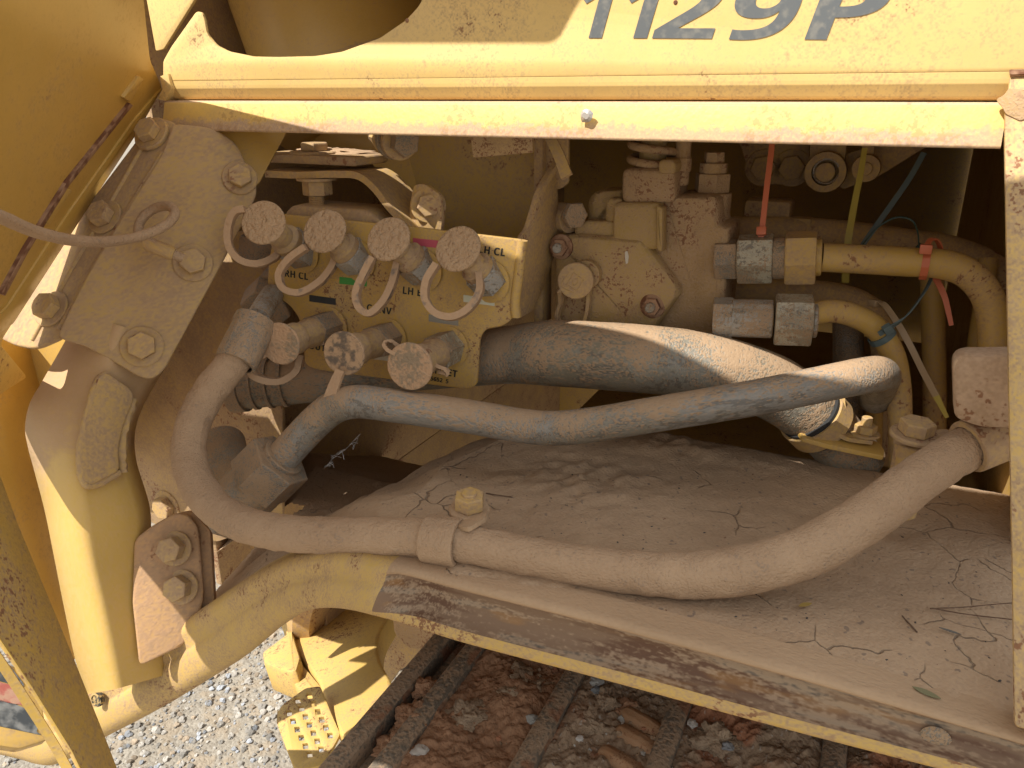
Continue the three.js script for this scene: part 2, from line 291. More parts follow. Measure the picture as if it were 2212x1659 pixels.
M.web = surface(0.4, (u, v, o) => {
  const s = fbm(u, v * 5, 4, 5, 161), b = fbm(u, v * 3, 9, 4, 162), f = 0.5 * fbm(u, v, 230, 2, 163) + 0.5 * fbm(u, v * 2, 90, 2, 165), q = fbm(u, v * 6, 9, 4, 164);
  mix3(o, [0.20, 0.125, 0.075], [0.115, 0.055, 0.028], sst(0.42, 0.62, s)); mix3(o, o.slice(0, 3), [0.085, 0.08, 0.07], sst(0.56, 0.68, q) * 0.8);
  mix3(o, o.slice(0, 3), [0.34, 0.17, 0.05], sst(0.56, 0.72, b) * 0.45); mix3(o, o.slice(0, 3), [0.38, 0.27, 0.17], sst(0.47, 0.62, q * 0.45 + f * 0.4 + s * 0.18) * 0.7);
  o[3] = 0.5 * f + 0.5 * b; o[4] = 0.72;
}, { bump: 0.0008 });
M.track = surface(0.3, (u, v, o) => { const a = fbm(u, v, 5, 4, 171), f = fbm(u, v, 90, 3, 172), b = fbm(u, v, 11, 4, 173); mix3(o, [0.125, 0.10, 0.072], [0.27, 0.185, 0.115], sst(0.40, 0.60, a * 0.5 + f * 0.5)); mix3(o, o.slice(0, 3), [0.22, 0.085, 0.035], sst(0.60, 0.70, b) * 0.7); o[3] = f; }, { bump: 0.0016, rough: 0.9 });
M.soil = surface(0.35, (u, v, o) => { const a = fbm(u, v, 4, 5, 181), f = fbm(u, v, 90, 3, 182), b = fbm(u, v, 14, 4, 183); mix3(o, [0.33, 0.235, 0.15], [0.235, 0.155, 0.095], clamp(0.4 + (f - 0.5) * 1.4 + (b - 0.5))); mix3(o, o.slice(0, 3), [0.33, 0.135, 0.065], sst(0.54, 0.66, a) * 0.85); mix3(o, o.slice(0, 3), [0.42, 0.37, 0.31], sst(0.74, 0.80, f) * 0.7); o[3] = 0.6 * f + 0.4 * b; }, { bump: 0.004, rough: 0.98 });
M.redSoil = surface(0.2, (u, v, o) => { const f = fbm(u, v, 40, 3, 186), b = fbm(u, v, 9, 4, 187); mix3(o, [0.34, 0.185, 0.10], [0.22, 0.118, 0.062], clamp(0.4 + (f - 0.5) + (b - 0.5))); o[3] = f; }, { bump: 0.003, rough: 0.98, size: 512 });
M.greySoil = surface(0.2, (u, v, o) => { const f = fbm(u, v, 40, 3, 188), b = fbm(u, v, 9, 4, 189); mix3(o, [0.34, 0.245, 0.16], [0.22, 0.15, 0.09], clamp(0.4 + (f - 0.5) + (b - 0.5))); o[3] = f; }, { bump: 0.003, rough: 0.98, size: 512 });
M.ground = surface(0.6, (u, v, o) => { const f = fbm(u, v, 90, 3, 191), b = fbm(u, v, 16, 3, 192), a = fbm(u, v, 4, 3, 193); mix3(o, [0.30, 0.27, 0.22], [0.20, 0.175, 0.14], clamp(0.4 + (f - 0.5) * 1.6 + (a - 0.5))); mix3(o, o.slice(0, 3), [0.29, 0.225, 0.15], sst(0.5, 0.65, b) * 0.5); o[3] = f * 0.7 + b * 0.3; }, { bump: 0.006, rough: 0.98 });
M.rustyNut = surface(0.12, (u, v, o) => { const f = fbm(u, v, 30, 3, 221), b = fbm(u, v, 7, 3, 222); mix3(o, [0.33, 0.19, 0.11], [0.14, 0.055, 0.025], sst(0.4, 0.6, f * 0.5 + b * 0.5)); o[3] = f; }, { bump: 0.001, size: 256 });
M.tube = paint([0.48, 0.305, 0.07], 0.34, 231, { rust: -0.1, rough: 0.5, bump: 0.0003 });
M.portPlate = paint([0.53, 0.33, 0.07], 0.38, 241, { rust: 0.03, rough: 0.5, bump: 0.0002, T: 0.3 });
M.ink = plain(0.02, 0.02, 0.02, 0.7); M.greyInk = surface(0.2, (u, v, o) => { const f = fbm(u, v, 60, 3, 251), b = fbm(u, v, 8, 3, 252); mix3(o, [0.115, 0.125, 0.13], [0.20, 0.195, 0.175], sst(0.45, 0.75, f * 0.6 + b * 0.4)); o[3] = 0.5; }, { bump: 0, rough: 0.5, size: 512 });
console.log('materials ready');
// ---------------------------------------------------------------- large structure
const DECK_Y = H - 0.40, TRACK_Y = H - 0.69;
const O = p(2165, 218, 0.60), HOOD = plane(O, N);
const q = (s, y, o) => O.clone().addScaledVector(U, s).addScaledVector(UP, y).addScaledVector(N, o);
const pxY = (x, P, Y) => { let a = -1500, b = 1600; for (let i = 0; i < 40; i++) { const m = (a + b) / 2; on(x, m, P).y > Y ? a = m : b = m; } return (a + b) / 2; };
const sAt = (x, y) => on(x, y, HOOD).sub(O).dot(U);
const sL = sAt(362, 197), sR = 0.012;

// ground
{
  const g = new THREE.PlaneGeometry(120, 120, 1, 1); g.rotateX(-Math.PI / 2); g.translate(0, 0, -20); const uv = g.attributes.uv; for (let i = 0; i < uv.count; i++) uv.setXY(i, uv.getX(i) * 120, uv.getY(i) * 120);
  struct('ground', g, M.ground);
}
{ // loose gravel on the ground
  const r = rngOf(9), base = new THREE.IcosahedronGeometry(1, 1), P = base.attributes.position;
  for (let i = 0; i < P.count; i++) { const k = 0.75 + 0.5 * pn.noise(P.getX(i) * 1.7 + 4, P.getY(i) * 1.7, P.getZ(i) * 1.7); P.setXYZ(i, P.getX(i) * k, P.getY(i) * k * 0.7, P.getZ(i) * k); }
  base.computeVertexNormals();
  const n = 24000, im = new THREE.InstancedMesh(base, plain(1, 1, 1, 0.95), n), m = new THREE.Matrix4(), c = new THREE.Color();
  for (let i = 0; i < n; i++) {
    const x = -2.2 + 2.6 * r(), z = -1.1 - 2.1 * r(), s = 0.003 + 0.0085 * Math.pow(r(), 3);
    m.compose(V(x, s * 0.25, z), new THREE.Quaternion().setFromEuler(new THREE.Euler(r() * 0.6, r() * 6.3, r() * 0.6)), V(s * (0.8 + 0.5 * r()), s, s)); im.setMatrixAt(i, m);
    const t = r(), l = 0.14 + 0.26 * r(); t < 0.55 ? c.setRGB(l, l * 0.93, l * 0.82) : t < 0.8 ? c.setRGB(l * 0.9, l * 0.94, l) : c.setRGB(l, l * 0.8, l * 0.58); im.setColorAt(i, c);
  }
  im.name = 'gravel'; im.userData = { kind: 'stuff', label: 'loose grey and tan gravel on the ground below the machine', category: 'gravel' }; scene.add(im);
}

let HOODT;
// side panel of the hood with its rounded lower bend
{
  const top = H + 0.17, yb = x => pxY(x, HOOD, O.y + 0.021);
  const out = [[424, 24], [370, 100], [352, 132], [352, yb(352)], [1000, yb(1000), 0], [1600, yb(1600), 0], [2235, yb(2235)], [2260, pxY(2260, HOOD, top)], [930, pxY(930, HOOD, top)],
    [925, -30], [905, 12], [877, 43], [820, 82], [737, 112], [680, 121], [600, 123], [547, 122], [493, 111], [466, 97], [447, 74], [441, 40], [436, 27]];
  const t = thing('engine_hood', 'faded yellow engine hood with a grey model number above the service opening', 'hood', O);
  HOODT = t; part(t, 'side_panel', [plate(out, HOOD, 0.004, { r: 0.004, bevel: 0.001 }),
    along([[0, 0.0215], [-0.0012, 0.013], [-0.0045, 0.004], [-0.009, 0.0], [-0.03, 0.0], [-0.03, 0.003], [-0.011, 0.003], [-0.0075, 0.006], [-0.005, 0.0215]], O, sL, sR, 0.004)], M.hood);
  // model number, slanted; its tops run out of the picture
  const P = shift(HOOD, 0.0004), a = on(1236, 82, P), b = on(1840, 86, P), dir = b.clone().sub(a).normalize(), sz = 0.046;
  for (const [s, x, y, w] of [['1', 1226, 81.5, 1.3], ['1', 1320, 82, 1.3], ['2', 1398, 82.5, 1.72], ['9', 1552, 84, 1.72], ['P', 1710, 85, 1.75]]) {
    const o = on(x, y, P); part(t, 'letter', text(s, o, dir, UP, sz * (o.distanceTo(EYE) > 0 ? 1 : 1), 0.0002, { slant: 0.24, wide: w }), M.greyInk);
  }
  const r = rngOf(4);
  for (const [x, y, w, h] of [[1459, 5, 9, 6], [879, 44, 10, 5]]) { const c = on(x, y, P); part(t, 'rust_chip', cyl(c.addScaledVector(N, -0.0005), N, mm(w, 0.75) / 2, 0.0009, mm(w, 0.75) / 2.6, 9, 0.0002), M.rustyNut); }
  // lower rail below the panel
  const k = thing('lower_rail', 'dusty yellow angle rail along the top of the service opening', 'rail', q(sL, -0.035, 0));
  part(k, 'rail_bar', along([[-0.03, -0.0008], [0.0, -0.0010], [0.0035, -0.0035], [0.0125, -0.0325], [0.0115, -0.0345], [0.006, -0.0345], [-0.002, -0.006], [-0.03, -0.005]], O, sL - 0.004, sR - 0.008, 0.0012, 0.25), M.rail0 = surface(0.3, (u, v, o) => {
    const big = fbm(u, v, 5, 5, 301) - 0.5, mid = fbm(u, v, 16, 4, 302) - 0.5, gr = fbm(u, v, 90, 3, 303) - 0.5, fine = fbm(u, v, 230, 2, 304) - 0.5;
    const y = (v * 0.3 - (O.y - 0.022) % 0.3 + 0.45) % 0.3 - 0.15, k = clamp(0.16 + 0.5 * fine + 0.6 * big) + 0.8 * sst(0.004, -0.004, y + 0.010 * mid + 0.012 * gr + 0.008 * big);
    mix3(o, [0.70 * (1 + 0.3 * mid), 0.47 * (1 + 0.3 * mid), 0.125], [0.50 + 0.3 * fine, 0.345 + 0.2 * fine, 0.215], Math.min(k, 1));
    const rk = sst(0.03, 0.14, big * 0.9 + mid * 0.4) * sst(0.0, 0.14, gr + 0.4 * fine); mix3(o, o, [0.26, 0.12, 0.05], rk * 0.35); o[3] = 0.5 + gr * 0.6; o[4] = lerp(0.5, 0.95, Math.min(k, 1));
  }, { bump: 0.0004 }));
  const c = on(1267, 250, shift(HOOD, 0.013));
  const rv = cyl(c.clone().addScaledVector(N, -0.001), N, 0.0062, 0.004, 0.0045, 10, 0.0012), pp = rv.attributes.position; for (let i = 0; i < pp.count; i++) { const v = V().fromBufferAttribute(pp, i), d = 0.0012 * pn.noise(v.x * 500, v.y * 500, v.z * 500); pp.setXYZ(i, v.x + d, v.y + d, v.z + d); }
  part(k, 'bare_rivet', rv, plain(0.55, 0.52, 0.48, 0.4, 0.6), 'bare metal blob on the rail');
  part(k, 'end_tab', plate([[344, 165], [362, 158], [370, 190], [366, 200], [356, 218], [340, 214], [350, 193]], shift(HOOD, 0.004), 0.02, { r: 0.001 }), M.hood);
}
const BACKP = mpl(330, 900, 1.22), bayO = BACKP.p.clone().sub(O).dot(N) - 0.008;
// closed upper body round the engine bay (all out of sight above and behind)
const mudO = p(1500, 600, 1.28).sub(O).dot(N), backO = p(1500, 600, 2.3).sub(O).dot(N);
{
  const w = sR + 0.1 - sL + 0.5, sm = (sR + sL) / 2 - 0.2;
  part(HOODT, 'top_cover', mblock(q(sm, 0.17 + H - O.y + 0.006, backO / 2), w, 0.006, -backO + 0.02, 0.001), M.yellow);
  single('rear_wall', 'dusty inner wall at the back of the service bay', 'bulkhead', mblock(q(sm, -0.47, backO - 0.011), w + 0.8, 1.5, 0.02, 0.002), M.tube);
  single('bay_ceiling', 'dusty plate closing the service bay above the valve block', 'bulkhead', mblock(q(sAt(1500, 260), 0.006, backO / 2 - 0.03), -2 * sAt(1500, 260) + 0.16, 0.004, -backO - 0.08, 0.001), M.tube);
  single('side_wall', 'dusty inner side wall of the bay behind the right post', 'bulkhead', block(q(sR + 0.09, -0.32, backO / 2 - 0.02), N, UP, U.clone().negate(), -backO - 0.06, 1.02, 0.012, 0.002), M.tube);
  single('bay_return', 'shaded panel between the strut and the looping hose', 'bulkhead', plate([[200, 500], [610, 500], [610, 1120], [470, 1170], [400, 1160], [330, 1130], [200, 1060]], BACKP, 0.006, { r: 0.002 }), M.tan);
  single('inner_wall', 'dusty inner wall of the bay behind the bracket plate', 'bulkhead', [block(q(sL - 0.10, -0.95, (backO - 0.3) / 2), N, UP, U.clone().negate(), -0.3 - backO, 0.398, 0.012, 0.002), block(q(sL - 0.10, -0.235, (backO + bayO) / 2), N, UP, U.clone().negate(), bayO - backO, 1.03, 0.012, 0.002)], M.tan);
}
// drum seen through the cut-out in the hood, and the cowl beside it
{
  const t = thing('air_drum', 'smooth yellow drum showing through the curved cut-out of the hood', 'drum', p(760, 140, 1.12));
  part(t, 'shell', tube([p(812, 240, 1.12), p(760, 90, 1.12), p(660, -190, 1.12)], 0.145, { rad: 64, seg: 30 }), M.yellow);
  part(t, 'seam_band', tube([p(800, 205, 1.12), p(797, 196, 1.12)], 0.1475, { rad: 64, seg: 2 }), M.half);
  single('cowl_panel', 'small sunlit yellow cowl corner beside the raised door', 'panel', plate([[300, -90], [470, -90], [419, 0], [353, 106], [336, 110]], shift(HOOD, -0.02), 0.005, { r: 0.002 }), M.hood);
}
// raised access door: the shaded sheet that hangs over the opening and shades it
let DOOR;
{
  const rail = shift(HOOD, 0.013), T0 = on(368, 176, rail).addScaledVector(SUN, 0.03), Lw = p(0, 742, 0.82), L2 = on(2168, 500, rail).addScaledVector(SUN, 0.90);
  DOOR = plane(T0, Lw.clone().sub(T0).cross(L2.clone().sub(T0)));
  const A = on(352, 192, DOOR), cast = (x, y, d) => hit(p(x, y, d), SUN, DOOR), Mid = cast(1742, 808, 0.785), L3 = L2.clone().addScaledVector(L2.clone().sub(T0), 0.25);
  const pts = [A, T0, Mid, L2, L3, cast(2600, 1900, 0.42), cast(335, 1452, 0.80), cast(160, 1131, 0.83), cast(62, 955, 0.87), cast(40, 800, 0.93), Lw];
  const ex = UP.clone().cross(DOOR.n).normalize(), ey = DOOR.n.clone().cross(ex);
  const s = roundShape(pts.map(w => { const v = w.clone().sub(DOOR.p); return [v.dot(ex), v.dot(ey)]; }), 0.012);
  const g = new THREE.ExtrudeGeometry(s, { depth: 0.002, bevelSize: 0.0006, bevelThickness: 0.0006, bevelOffset: -0.0006, bevelSegments: 1 }); g.translate(0, 0, -0.003); g.applyMatrix4(frame(DOOR.p, ex, ey, DOOR.n));
  const t = thing('access_door', 'raised yellow access door in shade, hinged beside the bracket plate', 'door', A);
  part(t, 'door_sheet', fin(g), M.orange);
  const F1 = shift(DOOR, 0.004);
  part(t, 'rust_seam', plate([[283, 224], [288, 228], [150, 402], [60, 548], [12, 640], [4, 636], [56, 540], [146, 396]], F1, 0.006, { r: 0.001, bevel: 0.0008 }), M.rustyNut);
  part(t, 'hem_flange', plate([[352, 190], [338, 205], [290, 262], [150, 460], [20, 660], [-40, 720], [-30, 742], [30, 700], [172, 480], [300, 284]], shift(DOOR, 0.002), 0.012, { r: 0.003, bevel: 0.002 }), M.orange);
  part(t, 'upper_pad', plate([[302, 165], [313, 172], [283, 222], [268, 212]], F1, 0.006, { r: 0.003, bevel: 0.002 }), M.yellow);
  part(t, 'lower_pad', plate([[146, 405], [158, 412], [108, 488], [96, 482]], F1, 0.006, { r: 0.003, bevel: 0.002 }), M.yellow);
  // added unseen lid above the hood, outlined to cast the shadow on its panel
  const flap = [[760, 84], [1185, 82], [1205, 70], [1250, -14], [1500, -300], [900, -300]].map(([x, y]) => on(x, y, HOOD).addScaledVector(SUN, 0.30));
  const fx = U.clone(), fz = flap[1].clone().sub(flap[0]).cross(flap[4].clone().sub(flap[0])).normalize(), fy = fz.clone().cross(fx).normalize();
  const fs = roundShape(flap.map(w => { const v = w.clone().sub(flap[0]); return [v.dot(fx), v.dot(fy)]; }), 0.01);
  const fg = new THREE.ExtrudeGeometry(fs, { depth: 0.003, bevelEnabled: false }); fg.applyMatrix4(frame(flap[0], fx, fy, fz));
  single('hood_occluder', 'added unseen lid standing open above the hood', 'occluder', fin(fg), M.yellow);
}
// right post
{
  const P = pl3([2190, 250, 0.585], [2190, 1500, 0.520], [2400, 250, 0.55]);
  const t = thing('door_post', 'dusty pale yellow post at the edge of the service opening', 'post', on(2200, 1570, P));
  part(t, 'post_face', plate([[2181, 158], [2169, 236], [2168, 310], [2177, 850], [2184, 1200], [2189, 1560], [2196, 1572], [2420, 1620], [2420, 150]], P, 0.035, { r: 0.004, bevel: 0.003 }), M.post = paint([0.60, 0.39, 0.09], 0.62, 311, { rust: 0.05, T: 0.35, dust: [0.50, 0.36, 0.22] }));
  part(t, 'top_cap', plate([[2179, 149], [2420, 140], [2420, 154], [2182, 161]], shift(P, 0.004), 0.04, { r: 0.001 }), M.rustyNut);
  part(t, 'rust_patch', plate([[2150, 214], [2170, 205], [2178, 190], [2230, 196], [2240, 240], [2205, 262], [2190, 254], [2172, 246], [2166, 232]], shift(P, 0.0012), 0.0012, { r: 0.004, bevel: 0.0003 }), M.castRust);
}
// floor plate under a crust of dried mud
const deckH = (x, z) => {   // height of the crust over the plate
  const w = V(x, 0, z), s = w.clone().sub(O).dot(U), o = w.clone().sub(O).dot(N);
  let h = 0.0025 * fb3(x * 9, 1.3, z * 9, 3) + 0.0012 * fb3(x * 60, 4.1, z * 60, 3);
  return h;
};
const inPoly = (x, y, P) => { let c = false; for (let i = 0, j = P.length - 1; i < P.length; j = i++) if ((P[i][1] > y) !== (P[j][1] > y) && x < (P[j][0] - P[i][0]) * (y - P[i][1]) / (P[j][1] - P[i][1]) + P[i][0]) c = !c; return c; };
const DECKP = plane(V(0, DECK_Y, -1), UP);
const prs = [[-60, 1560, -60, 1606], [40, 1556, 50, 1634], [95, 1543, 115, 1650], [190, 1485, 228, 1592], [300, 1420, 350, 1528], [400, 1345, 460, 1462], [480, 1290, 540, 1410], [560, 1240, 610, 1352], [640, 1206, 665, 1318], [720, 1197, 715, 1309], [800, 1210, 775, 1315], [880, 1230, 850, 1335], [1000, 1262, 985, 1380], [1300, 1337, 1280, 1458], [1700, 1446, 1680, 1566], [2212, 1596, 2200, 1700], [2420, 1656, 2410, 1760]];
let deck;
{
  const flat = pts => pts.map(([x, y]) => { const w = on(x, y, DECKP); return [w.x, w.z]; });
  // mound that falls away to the left into the dark bay
  const a = on(1040, 968, DECKP), b = on(640, 1175, DECKP), e = V(b.x - a.x, 0, b.z - a.z).normalize(), left = V(-e.z, 0, e.x); if (left.dot(U) > 0) left.negate();
  const lumps = [[1440, 960, 0.045, 0.010], [1520, 975, 0.032, 0.008], [1380, 965, 0.03, 0.004], [1640, 1000, 0.04, 0.003], [1250, 1040, 0.12, 0.008]].map(([x, y, r, h]) => { const w = on(x, y, DECKP); return [w.x, w.z, r, h]; });
  const outer0 = on(880, 1226, DECKP), outer1 = on(2212, 1592, DECKP), od = outer1.clone().sub(outer0).normalize(), oo = V(-od.z, 0, od.x); if (oo.dot(N) < 0) oo.negate();
  const pos = [], idx = [], nx = 270, nz = 290, X0 = -0.62, X1 = 0.62, Z0 = -1.62, Z1 = -0.34, id = new Map();
  const ok = (x, z) => V(x - outer0.x, 0, z - outer0.z).dot(oo) < -0.010 && V(x, O.y, z).sub(O).dot(N) > mudO + 0.012 && V(x, O.y, z).sub(O).dot(U) > (V(x, O.y, z).sub(O).dot(N) < bayO ? sL - 0.10 : sL + 0.10);
  const rw = plane(outer0, oo), rt = prs.map(c => { const w = on(c[0], c[1], rw); return [w.clone().sub(outer0).dot(od), w.y]; });
  const railY = s => { for (let i = 0; i < rt.length - 1; i++) if (s < rt[i + 1][0]) return lerp(rt[i][1], rt[i + 1][1], clamp((s - rt[i][0]) / (rt[i + 1][0] - rt[i][0]))); return DECK_Y; };
  const back = on(1500, 950, DECKP), hz = (x, z) => {
    let y = DECK_Y + deckH(x, z);
    for (const [lx, lz, r, h] of lumps) { const d = Math.hypot(x - lx, z - lz) / r; if (d < 1.4) y += h * Math.exp(-d * d * 2.2) * (0.7 + 0.9 * fb3(x * 45, 2, z * 45, 3)); }
    const f = V(x - a.x, 0, z - a.z).dot(left) + 0.03 * pn.noise(x * 14, 3, z * 14); if (f > 0) y -= Math.min(0.16, 0.5 * f + 0.9 * f * f);
    const bk = -(V(x - back.x, 0, z - back.z).dot(N)); if (bk > 0.0) y -= 0.45 * bk;
    const ed = V(x - outer0.x, 0, z - outer0.z).dot(oo); if (ed > -0.035) y -= 0.10 * (ed + 0.035);
    const al = V(x - outer0.x, 0, z - outer0.z).dot(od); if (al < 0.03) y = Math.min(y, railY(al) - 0.008 + 0.3 * Math.max(0, -ed - 0.03));
    return y;
  };
  for (let j = 0; j <= nz; j++) for (let i = 0; i <= nx; i++) { const x = lerp(X0, X1, i / nx), z = lerp(Z0, Z1, j / nz); pos.push(x, hz(x, z), z); }
  for (let j = 0; j < nz; j++) for (let i = 0; i < nx; i++) {
    const cx = lerp(X0, X1, (i + 0.5) / nx), cz = lerp(Z0, Z1, (j + 0.5) / nz); if (!ok(cx, cz)) continue;
    const k = j * (nx + 1) + i; idx.push(k, k + nx + 1, k + 1, k + 1, k + nx + 1, k + nx + 2);
  }
  const g = new THREE.BufferGeometry(); g.setAttribute('position', new THREE.Float32BufferAttribute(pos, 3)); g.setIndex(idx); g.computeVertexNormals();
  const uv = new Float32Array(pos.length / 3 * 2); for (let i = 0; i < uv.length / 2; i++) { uv[i * 2] = pos[i * 3]; uv[i * 2 + 1] = pos[i * 3 + 2]; } g.setAttribute('uv', new THREE.BufferAttribute(uv, 2));
  deck = thing('floor_plate', 'service bay floor buried under dried, cracked tan mud', 'floor', V(0.1, DECK_Y - 0.05, -0.7));
  part(deck, 'mud_crust', g.toNonIndexed(), M.mud);
  // steel plate below the crust, so that nothing shines through from the ground
  const hs = new THREE.Shape(); const c0 = outer0.clone().addScaledVector(od, -0.16).addScaledVector(oo, -0.22), c1 = outer1.clone().addScaledVector(od, 0.35).addScaledVector(oo, -0.22);
  const dd = -(backO) - 0.05; hs.moveTo(c0.x, c0.z); hs.lineTo(c1.x, c1.z); hs.lineTo(c1.x - oo.x * dd, c1.z - oo.z * dd); hs.lineTo(c0.x - oo.x * dd, c0.z - oo.z * dd);
  const pg = new THREE.ExtrudeGeometry(hs, { depth: 0.006, bevelEnabled: false }); pg.rotateX(Math.PI / 2); pg.translate(0, DECK_Y - 0.20, 0);
  single('belly_plate', 'dusty steel belly plate closing the bay from below', 'plate', fin(pg), M.tube);
  deck.userData.hz = undefined; deck.hz = hz;
}
const deckAt = (x, y) => { let w = on(x, y, DECKP); const Y = deck.hz(w.x, w.z); return V(w.x, Y, w.z); };
// bent rail along the lower edge of the opening
{
  const a = on(880, 1222, DECKP), b = on(2212, 1592, DECKP), dn = V(-(b.z - a.z), 0, b.x - a.x).normalize(); if (dn.dot(N) < 0) dn.negate();
  const RP = plane(a, dn);
  const top = new THREE.CatmullRomCurve3(prs.map(c => on(c[0], c[1], RP)), false, 'centripetal'), bot = new THREE.CatmullRomCurve3(prs.map(c => on(c[2], c[3], RP)), false, 'centripetal');
  const K = prs.length - 1, n = 240;
  // profile: [fraction down the face, outward offset in the plain part, outward offset in the grooved part]
  const prof = [[-0.02, -0.030, -0.030], [-0.03, -0.006, -0.005], [0, 0, 0], [0.05, 0.004, 0.002], [0.10, 0.006, 0.001], [0.16, 0.007, -0.009], [0.36, 0.0065, -0.0125], [0.40, 0.009, -0.0125], [0.46, 0.012, -0.0125], [0.60, 0.014, -0.0115], [0.74, 0.014, -0.007], [0.80, 0.013, 0.001], [0.90, 0.011, 0.004], [0.97, 0.006, 0.004], [1, 0.0, 0.0], [1.0, -0.02, -0.02], [0.9, -0.024, -0.024], [0.1, -0.032, -0.03]];
  const strip = (i0, i1, t0, t1) => {
    const pos = [], uv = [], idx = [], m = i1 - i0;
    for (let i = 0; i <= n; i++) {
      const t = lerp(t0, t1, i / n), T = top.getPoint(t), B = bot.getPoint(t), g = sst(0.632, 0.70, t);
      let acc = 0, pw = null; for (let j = i0; j <= i1; j++) { const f = prof[j % prof.length], sk = sst(0.632, 0.70, t - 0.03 * f[0]); const w = T.clone().lerp(B, f[0]).addScaledVector(dn, lerp(f[1], f[2], sk)); if (pw) acc += pw.distanceTo(w); pw = w; pos.push(w.x, w.y, w.z); uv.push(t * 1.35, acc); }
    }
    for (let i = 0; i < n; i++) for (let j = 0; j < m; j++) { const k = i * (m + 1) + j; idx.push(k, k + 1, k + m + 1, k + 1, k + m + 2, k + m + 1); }
    const g = new THREE.BufferGeometry(); g.setAttribute('position', new THREE.Float32BufferAttribute(pos, 3)); g.setAttribute('uv', new THREE.Float32BufferAttribute(uv, 2)); g.setIndex(idx); g.computeVertexNormals(); return g.toNonIndexed();
  };
  const t = thing('sill_rail', 'bent yellow rail along the outer edge of the muddy floor, worn rusty', 'rail', on(720, 1309, RP));
  part(t, 'bent_section', [strip(0, 17, 0, 0.66), strip(17, 18, 0, 0.66)], M.rail);
  part(t, 'upper_lip', strip(0, 5, 0.66, 1), M.dust);
  part(t, 'rusty_groove', strip(5, 11, 0.66, 1), M.web, 'groove worn to brown rust and bare steel');
  part(t, 'lower_lip', [strip(11, 18, 0.66, 1)], M.lip = paint([0.56, 0.36, 0.08], 0.5, 321, { rust: 0.3, T: 0.3 }));
  const c = on(216, 1508, shift(RP, 0.012)); part(t, 'rubber_plug', turned([[0, 0.006], [0.006, 0.0055], [0.007, 0.007], [0.009, 0.006], [0.0095, 0.003], [0.009, 0], [0, 0]], c, dn.clone().add(V(0, 0.25, 0)), 28), M.plug = surface(0.05, (u, v, o) => { const f = fbm(u, v, 20, 3, 331); mix3(o, [0.035, 0.034, 0.03], [0.36, 0.25, 0.10], sst(0.45, 0.65, f)); o[3] = f; }, { bump: 0.0006, size: 256 }));
  const d = on(2020, 1596, shift(RP, -0.010)); part(t, 'rivet', turned([[0, 0.003], [0.008, 0.002], [0.0105, 0], [0, 0]], d, dn, 24), M.steelDusty);
  t.RP = RP; t.dn = dn;
}
console.log('structure ready');
// ---------------------------------------------------------------- left side: bracket plate, bent arm, cable
// a hex bolt: head with a washer below it; axis points out of the seat
function bolt(parent, c, axis, r, h, { washer = 1.45, wt = 0.0025, mat = M.half, wmat = mat, rot = 0.2, mark = '', stud = 0, name = 'bolt' } = {}) {
  const a = axis.clone().normalize(), geos = [hexPrism(c.clone().addScaledVector(a, wt), a, r, h, 0.1, rot)];
  if (mark) { const f = axisFrame(c.clone().addScaledVector(a, wt + h), a), x = V(), y = V(), z = V(); f.extractBasis(x, y, z); const o = c.clone().addScaledVector(a, wt + h - 0.0002).addScaledVector(x, -r * 0.52).addScaledVector(y, -r * 0.2); geos.push(text(mark, o, x, y, r * 0.45, 0.0006)); }
  if (stud) geos.push(cyl(c.clone().addScaledVector(a, wt + h * 0.9), a, r * 0.5, stud, r * 0.48, 20, 0.0008));
  const m = part(parent, name, geos, mat);
  if (washer) { const R = r * washer, w = turned([[0, 0], [R, 0], [R, wt * 0.6], [R * 0.94, wt], [0, wt]], c, a, 32); part(m, 'washer', w, wmat); }
  return m;
}
const BR = pl3([380, 268, 0.905], [552, 430, 0.925], [330, 812, 0.865]);
